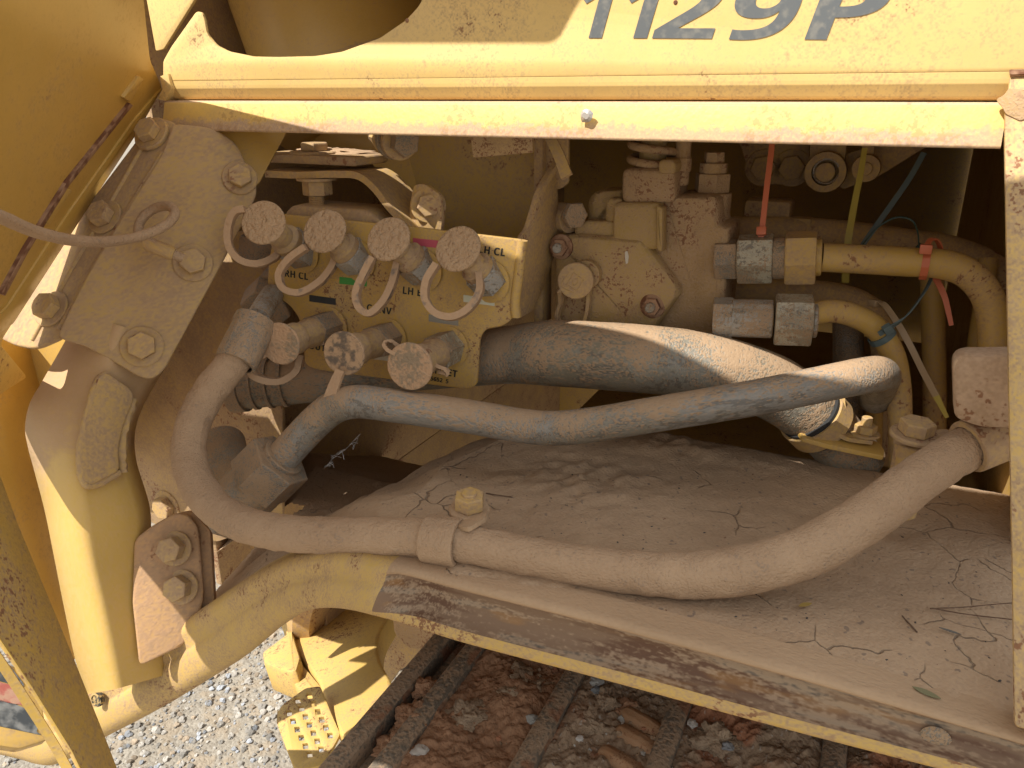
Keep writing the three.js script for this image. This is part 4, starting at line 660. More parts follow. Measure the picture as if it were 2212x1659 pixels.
// ---------------------------------------------------------------- valve block
const VP = mpl(1330, 580, 0.94);
{
  const t = thing('valve_block', 'dusty cast valve block with spring top and oil-marked cap in the middle of the bay', 'valve', on(1330, 700, VP));
  const B1 = shift(VP, -0.02), B2 = shift(VP, -0.05);
  part(t, 'front_cover', plate([[1197, 512], [1250, 507], [1384, 519, 0.006], [1462, 622, 0.01], [1464, 640, 0.01], [1400, 730], [1380, 790], [1197, 790]], VP, 0.05, { r: 0.005, bevel: 0.008, seg: 5, crease: 0.9 }), M.cast);
  part(t, 'upper_step', front(1322, 438, 1427, 540, shift(VP, -0.004), 0.06, 0.006), M.cast);
  part(t, 'rear_step', front(1306, 428, 1345, 500, shift(VP, -0.016), 0.05, 0.006), M.cast);
  part(t, 'rounded_boss', plate([[1267, 505], [1267, 430, 0.02], [1285, 413, 0.015], [1345, 410], [1345, 505]], shift(VP, -0.035), 0.06, { r: 0.004, bevel: 0.008, seg: 4, crease: 0.9 }), M.cast);
  part(t, 'shelf', front(1240, 478, 1330, 515, shift(VP, -0.012), 0.06, 0.004), M.cast);
  part(t, 'tower', front(1342, 364, 1456, 440, shift(VP, -0.012), 0.07, 0.006), M.castRust);
  part(t, 'tower_tab', front(1421, 345, 1458, 376, shift(VP, -0.008), 0.04, 0.004), M.cast);
  part(t, 'side_body', plate([[1432, 424], [1548, 424, 0.01], [1551, 488], [1574, 492], [1572, 540], [1560, 700], [1552, 790], [1380, 790], [1380, 600]], shift(VP, -0.022), 0.08, { r: 0.004, bevel: 0.006, seg: 4, crease: 0.9 }), M.castRust);
  part(t, 'cover_ridge', plate([[1418, 444], [1431, 450], [1430, 545], [1419, 540]], shift(VP, 0.003), 0.02, { r: 0.002, bevel: 0.002 }), M.cast);
  // spring round a short shaft
  const sc = on(1408, 366, shift(VP, -0.045)), cp = []; for (let i = 0; i <= 100; i++) { const a = i / 100 * Math.PI * 2 * 3.3; cp.push(sc.clone().addScaledVector(UP, 0.004 + i / 100 * 0.055).addScaledVector(U, 0.0255 * Math.cos(a)).addScaledVector(N, 0.0255 * Math.sin(a))); }
  part(t, 'spring', tube(cp, 0.0048, { rad: 12, seg: 220 }), M.castRust);
  part(t, 'shaft', cyl(sc.clone().addScaledVector(UP, -0.01), UP, 0.016, 0.08), M.cast);
  // adjuster stack at the rear
  const rc = on(1532, 470, shift(VP, -0.075));
  part(t, 'adjuster', [cyl(rc, UP, 0.024, 0.03), hexPrism(rc.clone().addScaledVector(UP, 0.03), UP, 0.021, 0.022), cyl(rc.clone().addScaledVector(UP, 0.052), UP, 0.016, 0.012), hexPrism(rc.clone().addScaledVector(UP, 0.064), UP, 0.012, 0.012)], M.castRust);
  part(t, 'rod', [cyl(on(1470, 400, shift(VP, -0.05)), UP, 0.009, 0.06), cyl(on(1470, 370, shift(VP, -0.05)), UP, 0.012, 0.016)], M.castRust);
  // side plug, nuts, cap
  const pg = part(t, 'plug_boss', cyl(on(1196, 466, shift(VP, -0.03)), U.clone().add(N.clone().multiplyScalar(0.5)), 0.018, 0.032), M.tan);
  part(pg, 'hex_plug', hexPrism(on(1236, 464, shift(VP, 0.0)), U.clone().add(N.clone().multiplyScalar(0.7)), 0.0165, 0.010, 0.12), M.steelDusty);
  for (const [x, y, P] of [[1212, 533, shift(VP, 0.001)], [1410, 660, shift(VP, -0.002)]]) {
    const c = on(x, y, P), a = N.clone().add(V(0.05, 0.05, 0));
    const m = part(t, 'nut', [turned([[0, 0], [0.0155, 0], [0.0150, 0.002], [0.012, 0.004], [0, 0.004]], c, a, 28), hexPrism(c.clone().addScaledVector(N, 0.003), a, 0.0112, 0.008, 0.12)], M.rustyNut);
    part(m, 'stud', cyl(c.clone().addScaledVector(N, 0.009), a, 0.0062, 0.007, 0.0058, 20), M.steel);
  }
  const cc = on(1244, 606, shift(VP, 0.022)), ca = EYE.clone().sub(cc).normalize().add(N).normalize();
  part(t, 'port_boss', cyl(on(1272, 590, VP), N, 0.0175, 0.012), M.cast);
  const capR = 0.0218, cap = part(t, 'dust_cap', turned([[0, -0.006], [capR * 0.7, -0.006], [capR, 0], [capR, 0.003], [capR * 0.95, 0.0042], [0, 0.0042]], cc, ca, 40, 0.4), M.tan);
  const fx = V(), fy = V(), fz = V(); axisFrame(cc, ca).extractBasis(fx, fy, fz); fx.applyAxisAngle(fz, -0.5); fy.applyAxisAngle(fz, -0.5);
  const em = (a, b) => cc.clone().addScaledVector(fx, a * capR).addScaledVector(fy, b * capR).addScaledVector(fz, 0.0042);
  const line = (...pts) => tube(pts.map(w => em(...w)), 0.0007, { rad: 6, seg: 24, ten: 'chordal' });
  part(cap, 'emblem', [line([-0.3, 0.33], [0.36, 0.33]), line([0.36, 0.33], [0.36, -0.42]), line([0.36, -0.42], [-0.3, -0.42]), line([-0.3, -0.42], [-0.3, 0.33]), line([-0.55, 0.2], [-0.5, -0.62], [0.3, -0.62]), line([-0.55, 0.42], [-0.38, 0.5]), line([0.03, 0.2], [0.16, -0.08], [0.03, -0.26], [-0.1, -0.08], [0.03, 0.2])], M.half, 'raised outline of an oil drop in a square');
  part(t, 'tether', ribbon([em(-0.45, -0.9), on(1212, 650, shift(VP, 0.02)), on(1205, 690, shift(VP, 0.016)), on(1235, 712, shift(VP, 0.012)), on(1262, 695, shift(VP, 0.009)), on(1272, 650, shift(VP, 0.006)), on(1272, 615, shift(VP, 0.004))], N, 0.008, 0.0042), M.tan);
  // raised foundry figures and a white paint mark
  const D = UP.clone().negate();
  part(t, 'cast_figures', text('15088-0', on(1505, 545, shift(VP, -0.0222)), D, U, 0.0115, 0.0012), M.castRust);
  part(t, 'cast_figures', [text('16-7', on(1353, 645, shift(VP, -0.0002)), D, U, 0.0085, 0.001), text('-904', on(1338, 650, shift(VP, -0.0002)), D, U, 0.0085, 0.001)], M.cast);
  part(t, 'paint_mark', plate([[1350, 544], [1355, 542], [1358, 554], [1356, 569], [1352, 570], [1350, 556]], shift(VP, 0.0006), 0.0006, { r: 0.001, bevel: 0 }), plain(0.55, 0.50, 0.42, 0.8));
}
// fittings and tubes on the right of the valve block
function fittingRun(t, from, to, list) {   // list of [kind, start fraction, end fraction, radius, material, name]
  const ax = to.clone().sub(from), L = ax.length(); ax.normalize();
  for (const [k, a, b, r, m, nm] of list) { const o = from.clone().addScaledVector(ax, a * L), h = (b - a) * L; part(t, nm, k === 'hex' ? hexPrism(o, ax, r, h, 0.08, 0.1) : cyl(o, ax, r, h, r, 32, 0.0012), m); }
}
{
  const t = thing('upper_tube', 'yellow steel tube bending down at the right post, with pale hex fittings', 'tube', p(2150, 760, 0.82));
  const A = p(1545, 560, 0.915), B = p(1775, 556, 0.875);
  fittingRun(t, A, B, [['hex', 0.0, 0.22, 0.0235, M.steelDusty, 'adapter'], ['hex', 0.22, 0.555, 0.0290, M.nutPale, 'hex_nut'], ['cyl', 0.55, 0.70, 0.0235, M.steelDusty, 'sleeve'], ['hex', 0.665, 0.95, 0.0305, M.half, 'hex_nut'], ['cyl', 0.94, 1.0, 0.0205, M.tube, 'collar']]);
  part(t, 'tube_body', tube([B, p(1860, 560, 0.865), p(1960, 566, 0.855), p(2040, 572, 0.848), p(2092, 592, 0.842), p(2130, 635, 0.838), p(2145, 690, 0.838), p(2148, 800, 0.845), p(2148, 980, 0.86)], 0.0158, { rad: 28 }), M.tube);
  const k = thing('lower_tube', 'yellow steel tube bending down into the floor, with a grey barrel fitting', 'tube', p(1945, 980, 0.88));
  const C = p(1540, 686, 0.895), D = p(1765, 692, 0.865);
  fittingRun(k, C, D, [['hex', 0.0, 0.2, 0.0235, M.steel, 'adapter'], ['cyl', 0.18, 0.58, 0.0215, M.steel, 'barrel'], ['hex', 0.60, 0.955, 0.0290, M.nutPale, 'hex_nut'], ['cyl', 0.955, 1.0, 0.0195, M.steel, 'collar']]);
  part(k, 'tube_body', tube([D.clone().add(V(-0.01, 0.006, 0)), p(1800, 672, 0.868), p(1850, 684, 0.87), p(1895, 712, 0.872), p(1928, 765, 0.874), p(1941, 830, 0.876), p(1944, 900, 0.88), p(1946, 1010, 0.89)], 0.0128, { rad: 26 }), M.tube);
  // dimmer tubes behind
  const back = (label, pts, r, m = M.tube) => single('rear_tube', label, 'tube', tube(pts, r, { rad: 22 }), m);
  back('dim tube curving down just behind the lower yellow tube', [p(1560, 628, 1.02), p(1700, 632, 1.0), p(1800, 640, 0.98), p(1870, 665, 0.97), p(1905, 720, 0.97), p(1915, 800, 0.98), p(1905, 1000, 1.0)], 0.017, M.half);
  back('upright tube behind the hanging orange tie', [p(2012, 560, 0.98), p(2014, 640, 0.98), p(2018, 800, 0.98), p(2020, 1000, 0.99)], 0.0135);
  back('leaning tube tucked behind the upper tube bend', [p(2135, 560, 0.97), p(2120, 680, 0.97), p(2104, 800, 0.97), p(2098, 1000, 0.97)], 0.011);
  back('short grey upright tube under the lower fittings', [p(1832, 660, 1.02), p(1832, 760, 1.02), p(1832, 900, 1.02)], 0.019, M.steelDusty);
  back('dim tube running along the wall above the upper fittings', [p(1580, 500, 1.06), p(1720, 502, 1.05), p(1830, 510, 1.04), p(1960, 528, 1.03), p(2060, 545, 1.02), p(2150, 590, 1.0), p(2180, 700, 0.99)], 0.020, M.half);
  back('slim tube rising beside the lower tube', [p(1893, 780, 0.96), p(1890, 860, 0.96), p(1886, 1000, 0.97)], 0.0095);
  const w = thing('rear_fitting', 'dark square fitting on the wall above the pale nuts', 'fitting', p(1660, 480, 1.08));
  part(w, 'body', mblock(p(1660, 470, 1.08), 0.06, 0.05, 0.05, 0.004), M.half); part(w, 'nut', hexPrism(p(1700, 505, 1.06), U, 0.026, 0.03), M.half);
}
// linkage and brackets at the back, top right
{
  const t = thing('control_linkage', 'dim control linkage with two eye joints high in the bay', 'linkage', p(1790, 400, 1.05));
  const LP = mpl(1785, 370, 1.04);
  const eye = (x, y, R, r, z) => { const c = on(x, y, shift(LP, z)); return [turned([[r, 0], [R, 0], [R + 0.001, 0.004], [R, 0.018], [r, 0.018], [r, 0]], c, N, 36)]; };
  part(t, 'large_eye', eye(1785, 370, 0.0255, 0.017, 0.0), M.half); part(t, 'pin', cyl(on(1785, 370, shift(LP, -0.004)), N, 0.0125, 0.02), M.half);
  const rg = []; for (let i = 0; i <= 40; i++) { const a = 0.4 + i / 40 * 5.6; rg.push(on(1785, 370, shift(LP, 0.017)).addScaledVector(U, 0.0155 * Math.cos(a)).addScaledVector(UP, 0.0155 * Math.sin(a))); } part(t, 'snap_ring', tube(rg, 0.0016, { rad: 8, seg: 60 }), M.steel);
  part(t, 'lever', plate([[1752, 200], [1832, 200], [1828, 330], [1815, 400], [1762, 400], [1748, 360]], shift(LP, -0.002), 0.014, { r: 0.006, bevel: 0.002 }), M.half);
  part(t, 'small_eye', eye(1872, 362, 0.0165, 0.008, 0.006), M.half); part(t, 'small_pin', cyl(on(1872, 362, shift(LP, 0.004)), N, 0.008, 0.026), M.half);
  part(t, 'rod', plate([[1862, 200], [1892, 200], [1888, 345], [1862, 345]], shift(LP, 0.008), 0.012, { r: 0.002 }), M.half);
  part(t, 'link_arm', plate([[1800, 385], [1830, 330], [1960, 300], [2060, 250], [2060, 280], [1900, 380], [1820, 410]], shift(LP, -0.02), 0.01, { r: 0.006 }), M.half);
  const k = thing('mounting_plate', 'dim mounting plate with two bolt heads behind the orange tie', 'plate', p(1660, 400, 1.12));
  part(k, 'plate', plate([[1560, 200], [1760, 200], [1745, 380, 0.02], [1725, 398, 0.02], [1650, 400, 0.02], [1620, 380, 0.02]], mpl(1660, 340, 1.12), 0.012, { r: 0.004, bevel: 0.003 }), M.half);
  bolt(k, on(1650, 362, mpl(1660, 340, 1.12)), N, 0.018, 0.01, { mat: M.half }); bolt(k, on(1712, 362, mpl(1660, 340, 1.12)), N, 0.018, 0.01, { mat: M.half });
}
// cable ties
{
  const tie = (label, color, pts, w, head, o = {}) => {
    const P = pts.map(a => p(...a)), t = thing('cable_tie', label, 'cable tie', P[P.length - 1], 'cable ties in the bay');
    const m = plain(...color, 0.5); part(t, 'strap', ribbon(P, o.wide ?? U, w, 0.0016, { w1: o.w1 ?? w }), m);
    if (head) { const c = p(...head), d = P[1].clone().sub(P[0]).normalize(), x = (o.wide ?? U).clone().addScaledVector(d, -(o.wide ?? U).dot(d)).normalize(); part(t, 'head', block(c, x, d, x.clone().cross(d), w * 1.7, w * 1.5, w * 1.1, 0.0008), m); }
    return t;
  };
  tie('long straight orange cable tie standing up from the pale hex nut', [0.50, 0.13, 0.055], [[1671, 262, 0.885], [1668, 310, 0.885], [1657, 400, 0.885], [1645, 505, 0.887], [1641, 530, 0.89]], 0.0062, [1645, 499, 0.884]);
  tie('long yellow cable tie standing beside the linkage eye', [0.38, 0.29, 0.045], [[1868, 320, 0.93], [1860, 370, 0.93], [1846, 440, 0.93], [1831, 530, 0.93], [1826, 610, 0.95]], 0.0060, null, { w1: 0.0085 });
  tie('grey-blue cable tie slanting up across the dark wall', [0.115, 0.15, 0.155], [[1996, 330, 0.96], [1965, 385, 0.96], [1920, 450, 0.965], [1870, 520, 0.97], [1858, 540, 0.97]], 0.0065, null);
  tie('dark green cable tie arched over the upper tube', [0.022, 0.055, 0.04], [[1862, 530, 0.94], [1880, 508, 0.93], [1905, 484, 0.925], [1940, 469, 0.92], [1970, 476, 0.915], [1982, 500, 0.91], [1985, 540, 0.905]], 0.0060, [1985, 536, 0.903], { wide: N });
  {
    const t = tie('orange cable tie wrapped round the upper tube with its tail hanging', [0.50, 0.13, 0.055], [[2021, 600, 0.872], [2040, 640, 0.866], [2050, 680, 0.865], [2055, 703, 0.865]], 0.0066, null, { w1: 0.0045 });
    const a = [], c = p(1998, 569, 0.852); for (let i = 0; i <= 30; i++) { const f = i / 30 * Math.PI * 2; a.push(c.clone().addScaledVector(UP, 0.0170 * Math.cos(f)).addScaledVector(N, 0.0170 * Math.sin(f))); }
    const m = t.children[0].material; part(t, 'loop', ribbon(a, U, 0.0075, 0.0016, { closed: false, seg: 60 }), m);
    part(t, 'bow', ribbon([p(2001, 536, 0.835), p(2008, 520, 0.838), p(2020, 516, 0.842), p(2030, 530, 0.848), p(2033, 548, 0.852)], N.clone().add(U), 0.0062, 0.0016), m); part(t, 'head', block(p(2000, 538, 0.834), U, UP, N, 0.012, 0.010, 0.008, 0.001), m);
  }
  {
    const t = tie('blue-grey cable tie looped on the lower tube with its tail sweeping up', [0.10, 0.145, 0.155], [[1898, 722, 0.855], [1925, 706, 0.85], [1950, 690, 0.85], [1980, 655, 0.86], [2000, 625, 0.87], [2016, 592, 0.885]], 0.0062, [1918, 711, 0.848], { wide: V(0.5, 0.8, 0.2) });
    const m = t.children[0].material, c = p(1905, 726, 0.8725), ax = V(0.62, -0.75, 0.1).normalize(), e1 = V(0.75, 0.62, 0).normalize(), e2 = ax.clone().cross(e1), a = []; for (let i = 0; i <= 30; i++) { const f = i / 30 * Math.PI * 2; a.push(c.clone().addScaledVector(e1, 0.0142 * Math.cos(f)).addScaledVector(e2, 0.0142 * Math.sin(f))); }
    part(t, 'loop', ribbon(a, ax, 0.0070, 0.0015, { seg: 60 }), m);
  }
  {
    const t = tie('long dusty cable tie with a yellow tip hanging past the lower tube', [0.34, 0.235, 0.13], [[1885, 652, 0.90], [1905, 655, 0.89], [1930, 685, 0.878], [1960, 735, 0.87], [1995, 805, 0.866], [2022, 855, 0.866]], 0.0068, [1889, 655, 0.897]);
    part(t, 'tip', ribbon([p(2022, 855, 0.866), p(2034, 878, 0.866), p(2046, 902, 0.866)], U, 0.0066, 0.0016, { w1: 0.004 }), plain(0.40, 0.31, 0.05, 0.5), 'clean yellow pointed tip');
  }
}
// ---------------------------------------------------------------- pipes and hose
{
  const t = thing('large_pipe', 'thick grey steel pipe running behind the port plate to a clamp', 'pipe', p(1250, 840, 0.92));
  const D = 0.93;
  part(t, 'pipe_body', tube([p(500, 836, 1.04), p(640, 822, 1.035), p(850, 795, 1.02), p(1030, 775, 0.995), p(1110, 766, 0.975), p(1190, 763, 0.95), p(1370, 774, 0.905), p(1480, 785, 0.895), p(1580, 805, 0.89), p(1670, 838, 0.89), p(1735, 880, 0.895), p(1790, 930, 0.91), p(1850, 1000, 0.94)], [0.031, 0.031, 0.032, 0.0345, 0.036, 0.040, 0.0395, 0.0385, 0.0375, 0.037, 0.0355, 0.034, 0.034], { rad: 48, lump: 0.0004, freq: 40 }), M.pipeBig);
  for (const [x, y, d] of [[548, 831, 1.037], [580, 828, 1.036], [612, 825, 1.035]]) part(t, 'band', tube([p(x, y, d), p(x + 7, y - 0.7, d)], 0.0335, { rad: 40, seg: 2 }), M.steelDusty);
  part(t, 'end_cuff', tube([p(502, 836, 1.04), p(530, 833, 1.038)], 0.0345, { rad: 40, seg: 4 }), M.steelDusty);
  // clamp at the right end
  const c = thing('pipe_clamp', 'yellow two-piece clamp bolted round the end of the thick pipe', 'clamp', p(1850, 970, 0.90));
  const ax = p(1850, 1000, 0.94).sub(p(1735, 880, 0.895)).normalize(), cc = p(1762, 905, 0.898);
  const e1 = UP.clone().addScaledVector(ax, -UP.dot(ax)).normalize(), e2 = ax.clone().cross(e1), arc = []; for (let i = 0; i <= 40; i++) { const f = i / 40 * Math.PI * 2; arc.push(cc.clone().addScaledVector(e1, 0.0375 * Math.cos(f)).addScaledVector(e2, 0.0375 * Math.sin(f))); }
  part(c, 'band', ribbon(arc, ax, 0.022, 0.003, { seg: 60 }), M.half);
  part(c, 'rubber_liner', tube([cc.clone().addScaledVector(ax, -0.015), cc.clone().addScaledVector(ax, 0.015)], 0.0360, { rad: 40, seg: 4 }), plain(0.02, 0.02, 0.02, 0.8));
  part(c, 'foot', plate([[1715, 918], [1740, 930], [1790, 935], [1880, 948], [1900, 955], [1911, 972], [1910, 985], [1790, 960], [1735, 945]], pl3([1720, 930, 0.88], [1905, 970, 0.86], [1890, 945, 0.885]), 0.006, { r: 0.003, bevel: 0.0015 }), M.yellow);
  part(c, 'bent_tab', ribbon([p(1818, 862, 0.88), p(1820, 900, 0.878), p(1812, 930, 0.875), p(1826, 940, 0.872), p(1880, 948, 0.868)], N.clone().add(V(0.2, 0, 0)), 0.022, 0.0045), M.half);
  bolt(c, p(1868, 938, 0.872), UP, 0.0118, 0.009, { mat: M.half, stud: 0.010, washer: 1.35 });
}
{
  const t = thing('bent_pipe', 'bent grey steel pipe crossing in front of the thick pipe', 'pipe', p(1190, 960, 0.85));
  part(t, 'pipe_body', tube([p(596, 1005, 0.885), p(640, 955, 0.880), p(690, 904, 0.875), p(722, 880, 0.872), p(765, 868, 0.87), p(840, 875, 0.866), p(1037, 904, 0.852), p(1130, 920, 0.845), p(1190, 925, 0.840), p(1260, 920, 0.834), p(1404, 897, 0.822), p(1641, 857, 0.806), p(1808, 823, 0.797), p(1862, 812, 0.797), p(1890, 808, 0.806), p(1905, 812, 0.825), p(1900, 830, 0.86), p(1890, 860, 0.90)], 0.0186, { rad: 40, lump: 0.0002, freq: 70 }), M.pipe);
  const A = p(548, 1052, 0.895), B = p(628, 972, 0.880), ax = B.clone().sub(A), L = ax.length(); ax.normalize();
  part(t, 'hex_nut', hexPrism(A.clone().addScaledVector(ax, L * 0.10), ax, 0.0385, L * 0.66, 0.06, 0.62), M.steelDusty);
  part(t, 'sleeve', cyl(A.clone().addScaledVector(ax, L * 0.74), ax, 0.0245, L * 0.10), M.steelDusty);
  part(t, 'adapter', [cyl(A.clone().addScaledVector(ax, -0.028), ax, 0.034, 0.04), hexPrism(A.clone().addScaledVector(ax, -0.055), ax, 0.038, 0.03, 0.06)], M.steelDusty);
  part(t, 'elbow', tube([p(560, 1040, 0.90), p(520, 1035, 0.92), p(490, 1000, 0.95), p(480, 960, 0.98)], 0.028, { rad: 28 }), M.steelDusty);
}
let HOSE;
{
  const t = thing('hydraulic_hose', 'thick hydraulic hose caked in tan dust, looping along the floor', 'hose', deckAt(1300, 1290));
  const pts = [p(520, 752, 0.87), p(500, 786, 0.866), p(450, 850, 0.855), p(416, 920, 0.845), p(408, 985, 0.835), p(428, 1050, 0.82), p(480, 1108, 0.805), p(560, 1142, 0.79), p(680, 1156, 0.77), p(820, 1158, 0.75), p(960, 1166, 0.73), p(1150, 1203, 0.705), p(1350, 1234, 0.68), p(1480, 1242, 0.665), p(1600, 1232, 0.655), p(1750, 1188, 0.652), p(1880, 1112, 0.655), p(1990, 1030, 0.66), p(2080, 972, 0.665), p(2180, 930, 0.668), p(2320, 900, 0.67)];
  HOSE = pts;
  const R = [0.0178, 0.0178, 0.0180, 0.0182, 0.0182, 0.0182, 0.0182, 0.0182, 0.0182, 0.0182, 0.0180, 0.0178, 0.0185, 0.0195, 0.0205, 0.0208, 0.0202, 0.0190, 0.0182, 0.0180, 0.018];
  part(t, 'rubber_body', tube(pts, R, { rad: 44, lump: 0.0011, freq: 70, seg: 420 }), M.hose);
  const A = p(510, 782, 0.868), B = p(556, 690, 0.892), ax = B.clone().sub(A), L = ax.length(); ax.normalize();
  part(t, 'ferrule', turned([[0.019, 0], [0.0225, 0.0005], [0.0235, 0.006], [0.0235, L * 0.78], [0.0245, L * 0.80], [0.0245, L * 1.0], [0.014, L * 1.04], [0, L * 1.04]], A.clone().addScaledVector(ax, -0.002), ax, 36), M.steelDusty);
  part(t, 'stem', tube([B, p(575, 656, 0.94), p(588, 636, 0.97)], 0.0132, { rad: 24 }), M.steel);
  part(t, 'swivel_nut', hexPrism(p(573, 672, 0.985), p(592, 610, 1.03).sub(p(573, 672, 0.985)), 0.031, 0.036, 0.07, 0.3), M.steelDusty);
  part(t, 'adapter', [cyl(p(595, 630, 1.0), V(0.3, 0.5, -0.8), 0.026, 0.05), hexPrism(p(560, 560, 1.03), V(0.2, 1, 0), 0.027, 0.03)], M.steelDusty);
}
function pclip(label, c0, c1, r, w, bx, by, bd, o = {}) {
  const a = p(...c0), b = p(...c1), ax = b.clone().sub(a).normalize(), mid = a.clone().lerp(b, 0.5), t = thing('hose_clip', label, 'clip', mid.clone());
  part(t, 'band', turned([[r, -w / 2], [r + 0.0035, -w / 2], [r + 0.0045, -w / 2 + 0.0015], [r + 0.0045, w / 2 - 0.0015], [r + 0.0035, w / 2], [r, w / 2], [r, -w / 2]], mid, ax, 44), o.mat ?? M.hose);
  return t;
}
{
  const t = pclip('dust-caked clip holding the hose, bolted to the floor mid-span', [915, 1162, 0.735], [1000, 1174, 0.722], 0.0182, 0.034);
  const bp = deckAt(1015, 1115); const c = p(1015, 1112, 0.742);
  part(t, 'lug', plate([[985, 1108], [1040, 1098], [1056, 1092], [1048, 1118], [1010, 1140], [985, 1135]], pl3([985, 1120, 0.735], [1056, 1095, 0.745], [1015, 1095, 0.758]), 0.005, { r: 0.004, bevel: 0.0012 }), M.dust);
  bolt(t, p(1014, 1104, 0.744), UP.clone().add(V(0.02, 0, 0.1)), 0.0148, 0.0145, { mat: M.half, wmat: M.dust, washer: 1.3, stud: 0.004, rot: 0.3, wt: 0.004 });
  part(t, 'stand_off', cyl(p(1014, 1104, 0.744).addScaledVector(UP, -0.034), UP, 0.011, 0.034), M.dust);
  const k = pclip('dusty clip with ribbed sleeve round the hose beside the right post', [2110, 958, 0.664], [2180, 930, 0.667], 0.0182, 0.05, 0, 0, 0, { mat: M.tan });
  part(k, 'lug', plate([[1928, 948], [1985, 962], [2050, 975], [2100, 940], [2040, 925], [1960, 935]], pl3([1930, 950, 0.715], [2050, 970, 0.70], [2000, 935, 0.725]), 0.005, { r: 0.003 }), M.tan);
  bolt(k, p(1975, 944, 0.715), UP.clone().add(V(0.03, 0, 0.08)), 0.0152, 0.0125, { mat: M.half, wmat: M.tan, washer: 1.4, wt: 0.004, rot: 0.2 });
  part(k, 'stand_off', cyl(p(1972, 952, 0.718).addScaledVector(UP, -0.075), UP, 0.0145, 0.073), M.half);
  // dusty square lug on the post
  const g = thing('post_lug', 'dusty square steel lug on the right post above the hose clip', 'lug', p(2120, 920, 0.63));
  part(g, 'lug_body', plate([[2058, 770, 0.012], [2300, 768], [2300, 930], [2120, 925], [2062, 905, 0.006]], mpl(2110, 850, 0.625), 0.03, { r: 0.006, bevel: 0.004, seg: 4, crease: 0.8 }), M.lug = paint([0.50, 0.33, 0.16], 0.9, 401, { rust: 0.0, dust: [0.50, 0.35, 0.24] }));
}
console.log('bay ready');
// ---------------------------------------------------------------- debris on the mud
{
  const r = rngOf(21), base = new THREE.IcosahedronGeometry(1, 1), P = base.attributes.position; for (let i = 0; i < P.count; i++) { const k = 0.75 + 0.6 * pn.noise(P.getX(i) * 2, P.getY(i) * 2 + 7, P.getZ(i) * 2); P.setXYZ(i, P.getX(i) * k * 1.4, P.getY(i) * k * 0.55, P.getZ(i) * k * 0.8); } base.computeVertexNormals();
  const n = 300, im = new THREE.InstancedMesh(base, plain(1, 1, 1, 0.95), n), m = new THREE.Matrix4(), c = new THREE.Color();
  for (let i = 0; i < n; i++) {
    const x = 900 + 1260 * r(), y = Math.min(1560, 985 + 560 * r() * (0.35 + 0.65 * (x - 900) / 1260)), w = deckAt(x, y), s = 0.0004 + 0.0011 * Math.pow(r(), 2.5);
    m.compose(w.addScaledVector(UP, s * 0.2), new THREE.Quaternion().setFromEuler(new THREE.Euler(0, r() * 6.3, 0)), V(s, s, s)); im.setMatrixAt(i, m);
    const t = r(); t < 0.6 ? c.setRGB(0.06, 0.052, 0.048) : t < 0.8 ? c.setRGB(0.22, 0.12, 0.07) : c.setRGB(0.40, 0.30, 0.2); im.setColorAt(i, c);
  }
  im.name = 'grit'; im.userData = { kind: 'stuff', label: 'dark grit and crumbs scattered over the dried mud', category: 'grit' }; scene.add(im);
  const leaf = (label, x, y, L, W, ang, mat, lift = 0.002) => {
    const s = new THREE.Shape(); s.moveTo(-L, 0); s.quadraticCurveTo(0, W * 1.6, L, 0); s.quadraticCurveTo(0, -W * 1.6, -L, 0);
    const g = new THREE.ExtrudeGeometry(s, { depth: 0.0005, bevelEnabled: false, curveSegments: 10 }); g.rotateX(-Math.PI / 2); const Q = g.attributes.position; for (let i = 0; i < Q.count; i++) Q.setY(i, Q.getY(i) + 0.25 * Math.abs(Q.getZ(i)) + 6 * Q.getX(i) ** 2); g.rotateY(ang);
    const w = deckAt(x, y); g.translate(w.x, w.y + lift, w.z); single('leaf', label, 'leaf', fin(g, 0.8), mat);
  };
  leaf('small curled green and orange leaf on the mud in front of the hose', 1738, 1316, 0.0065, 0.0028, 0.3, plain(0.36, 0.24, 0.06, 0.8), 0.003);
  leaf('dull green leaf on the mud near the sill rail', 2000, 1502, 0.0095, 0.0035, -0.7, plain(0.19, 0.175, 0.09, 0.9));
  leaf('grey dry leaf lying by the twigs on the mud', 2050, 1372, 0.008, 0.0015, -0.6, plain(0.14, 0.13, 0.11, 0.9));
  const twig = (label, pts, r0) => single('twig', label, 'twig', tube(pts.map(([x, y, h]) => deckAt(x, y).addScaledVector(UP, h)), r0, { rad: 7, lump: 0.0003, freq: 400 }), plain(0.13, 0.075, 0.045, 0.9));
  twig('thin brown twig pointing at the post, upper of the forked pair', [[2008, 1322, 0.002], [2080, 1318, 0.003], [2165, 1312, 0.004], [2260, 1306, 0.004]], 0.00045);
  twig('thin brown twig pointing at the post, lower of the forked pair', [[2012, 1323, 0.003], [2080, 1332, 0.003], [2165, 1341, 0.003], [2260, 1350, 0.003]], 0.0005);
  twig('short dry stem lying on the mud before the twigs', [[1948, 1333, 0.001], [1960, 1350, 0.002], [1980, 1372, 0.001]], 0.0006);
  twig('short pale straw beside the floor clip nut', [[1050, 1068, 0.001], [1075, 1074, 0.002], [1105, 1078, 0.001]], 0.0006);
}
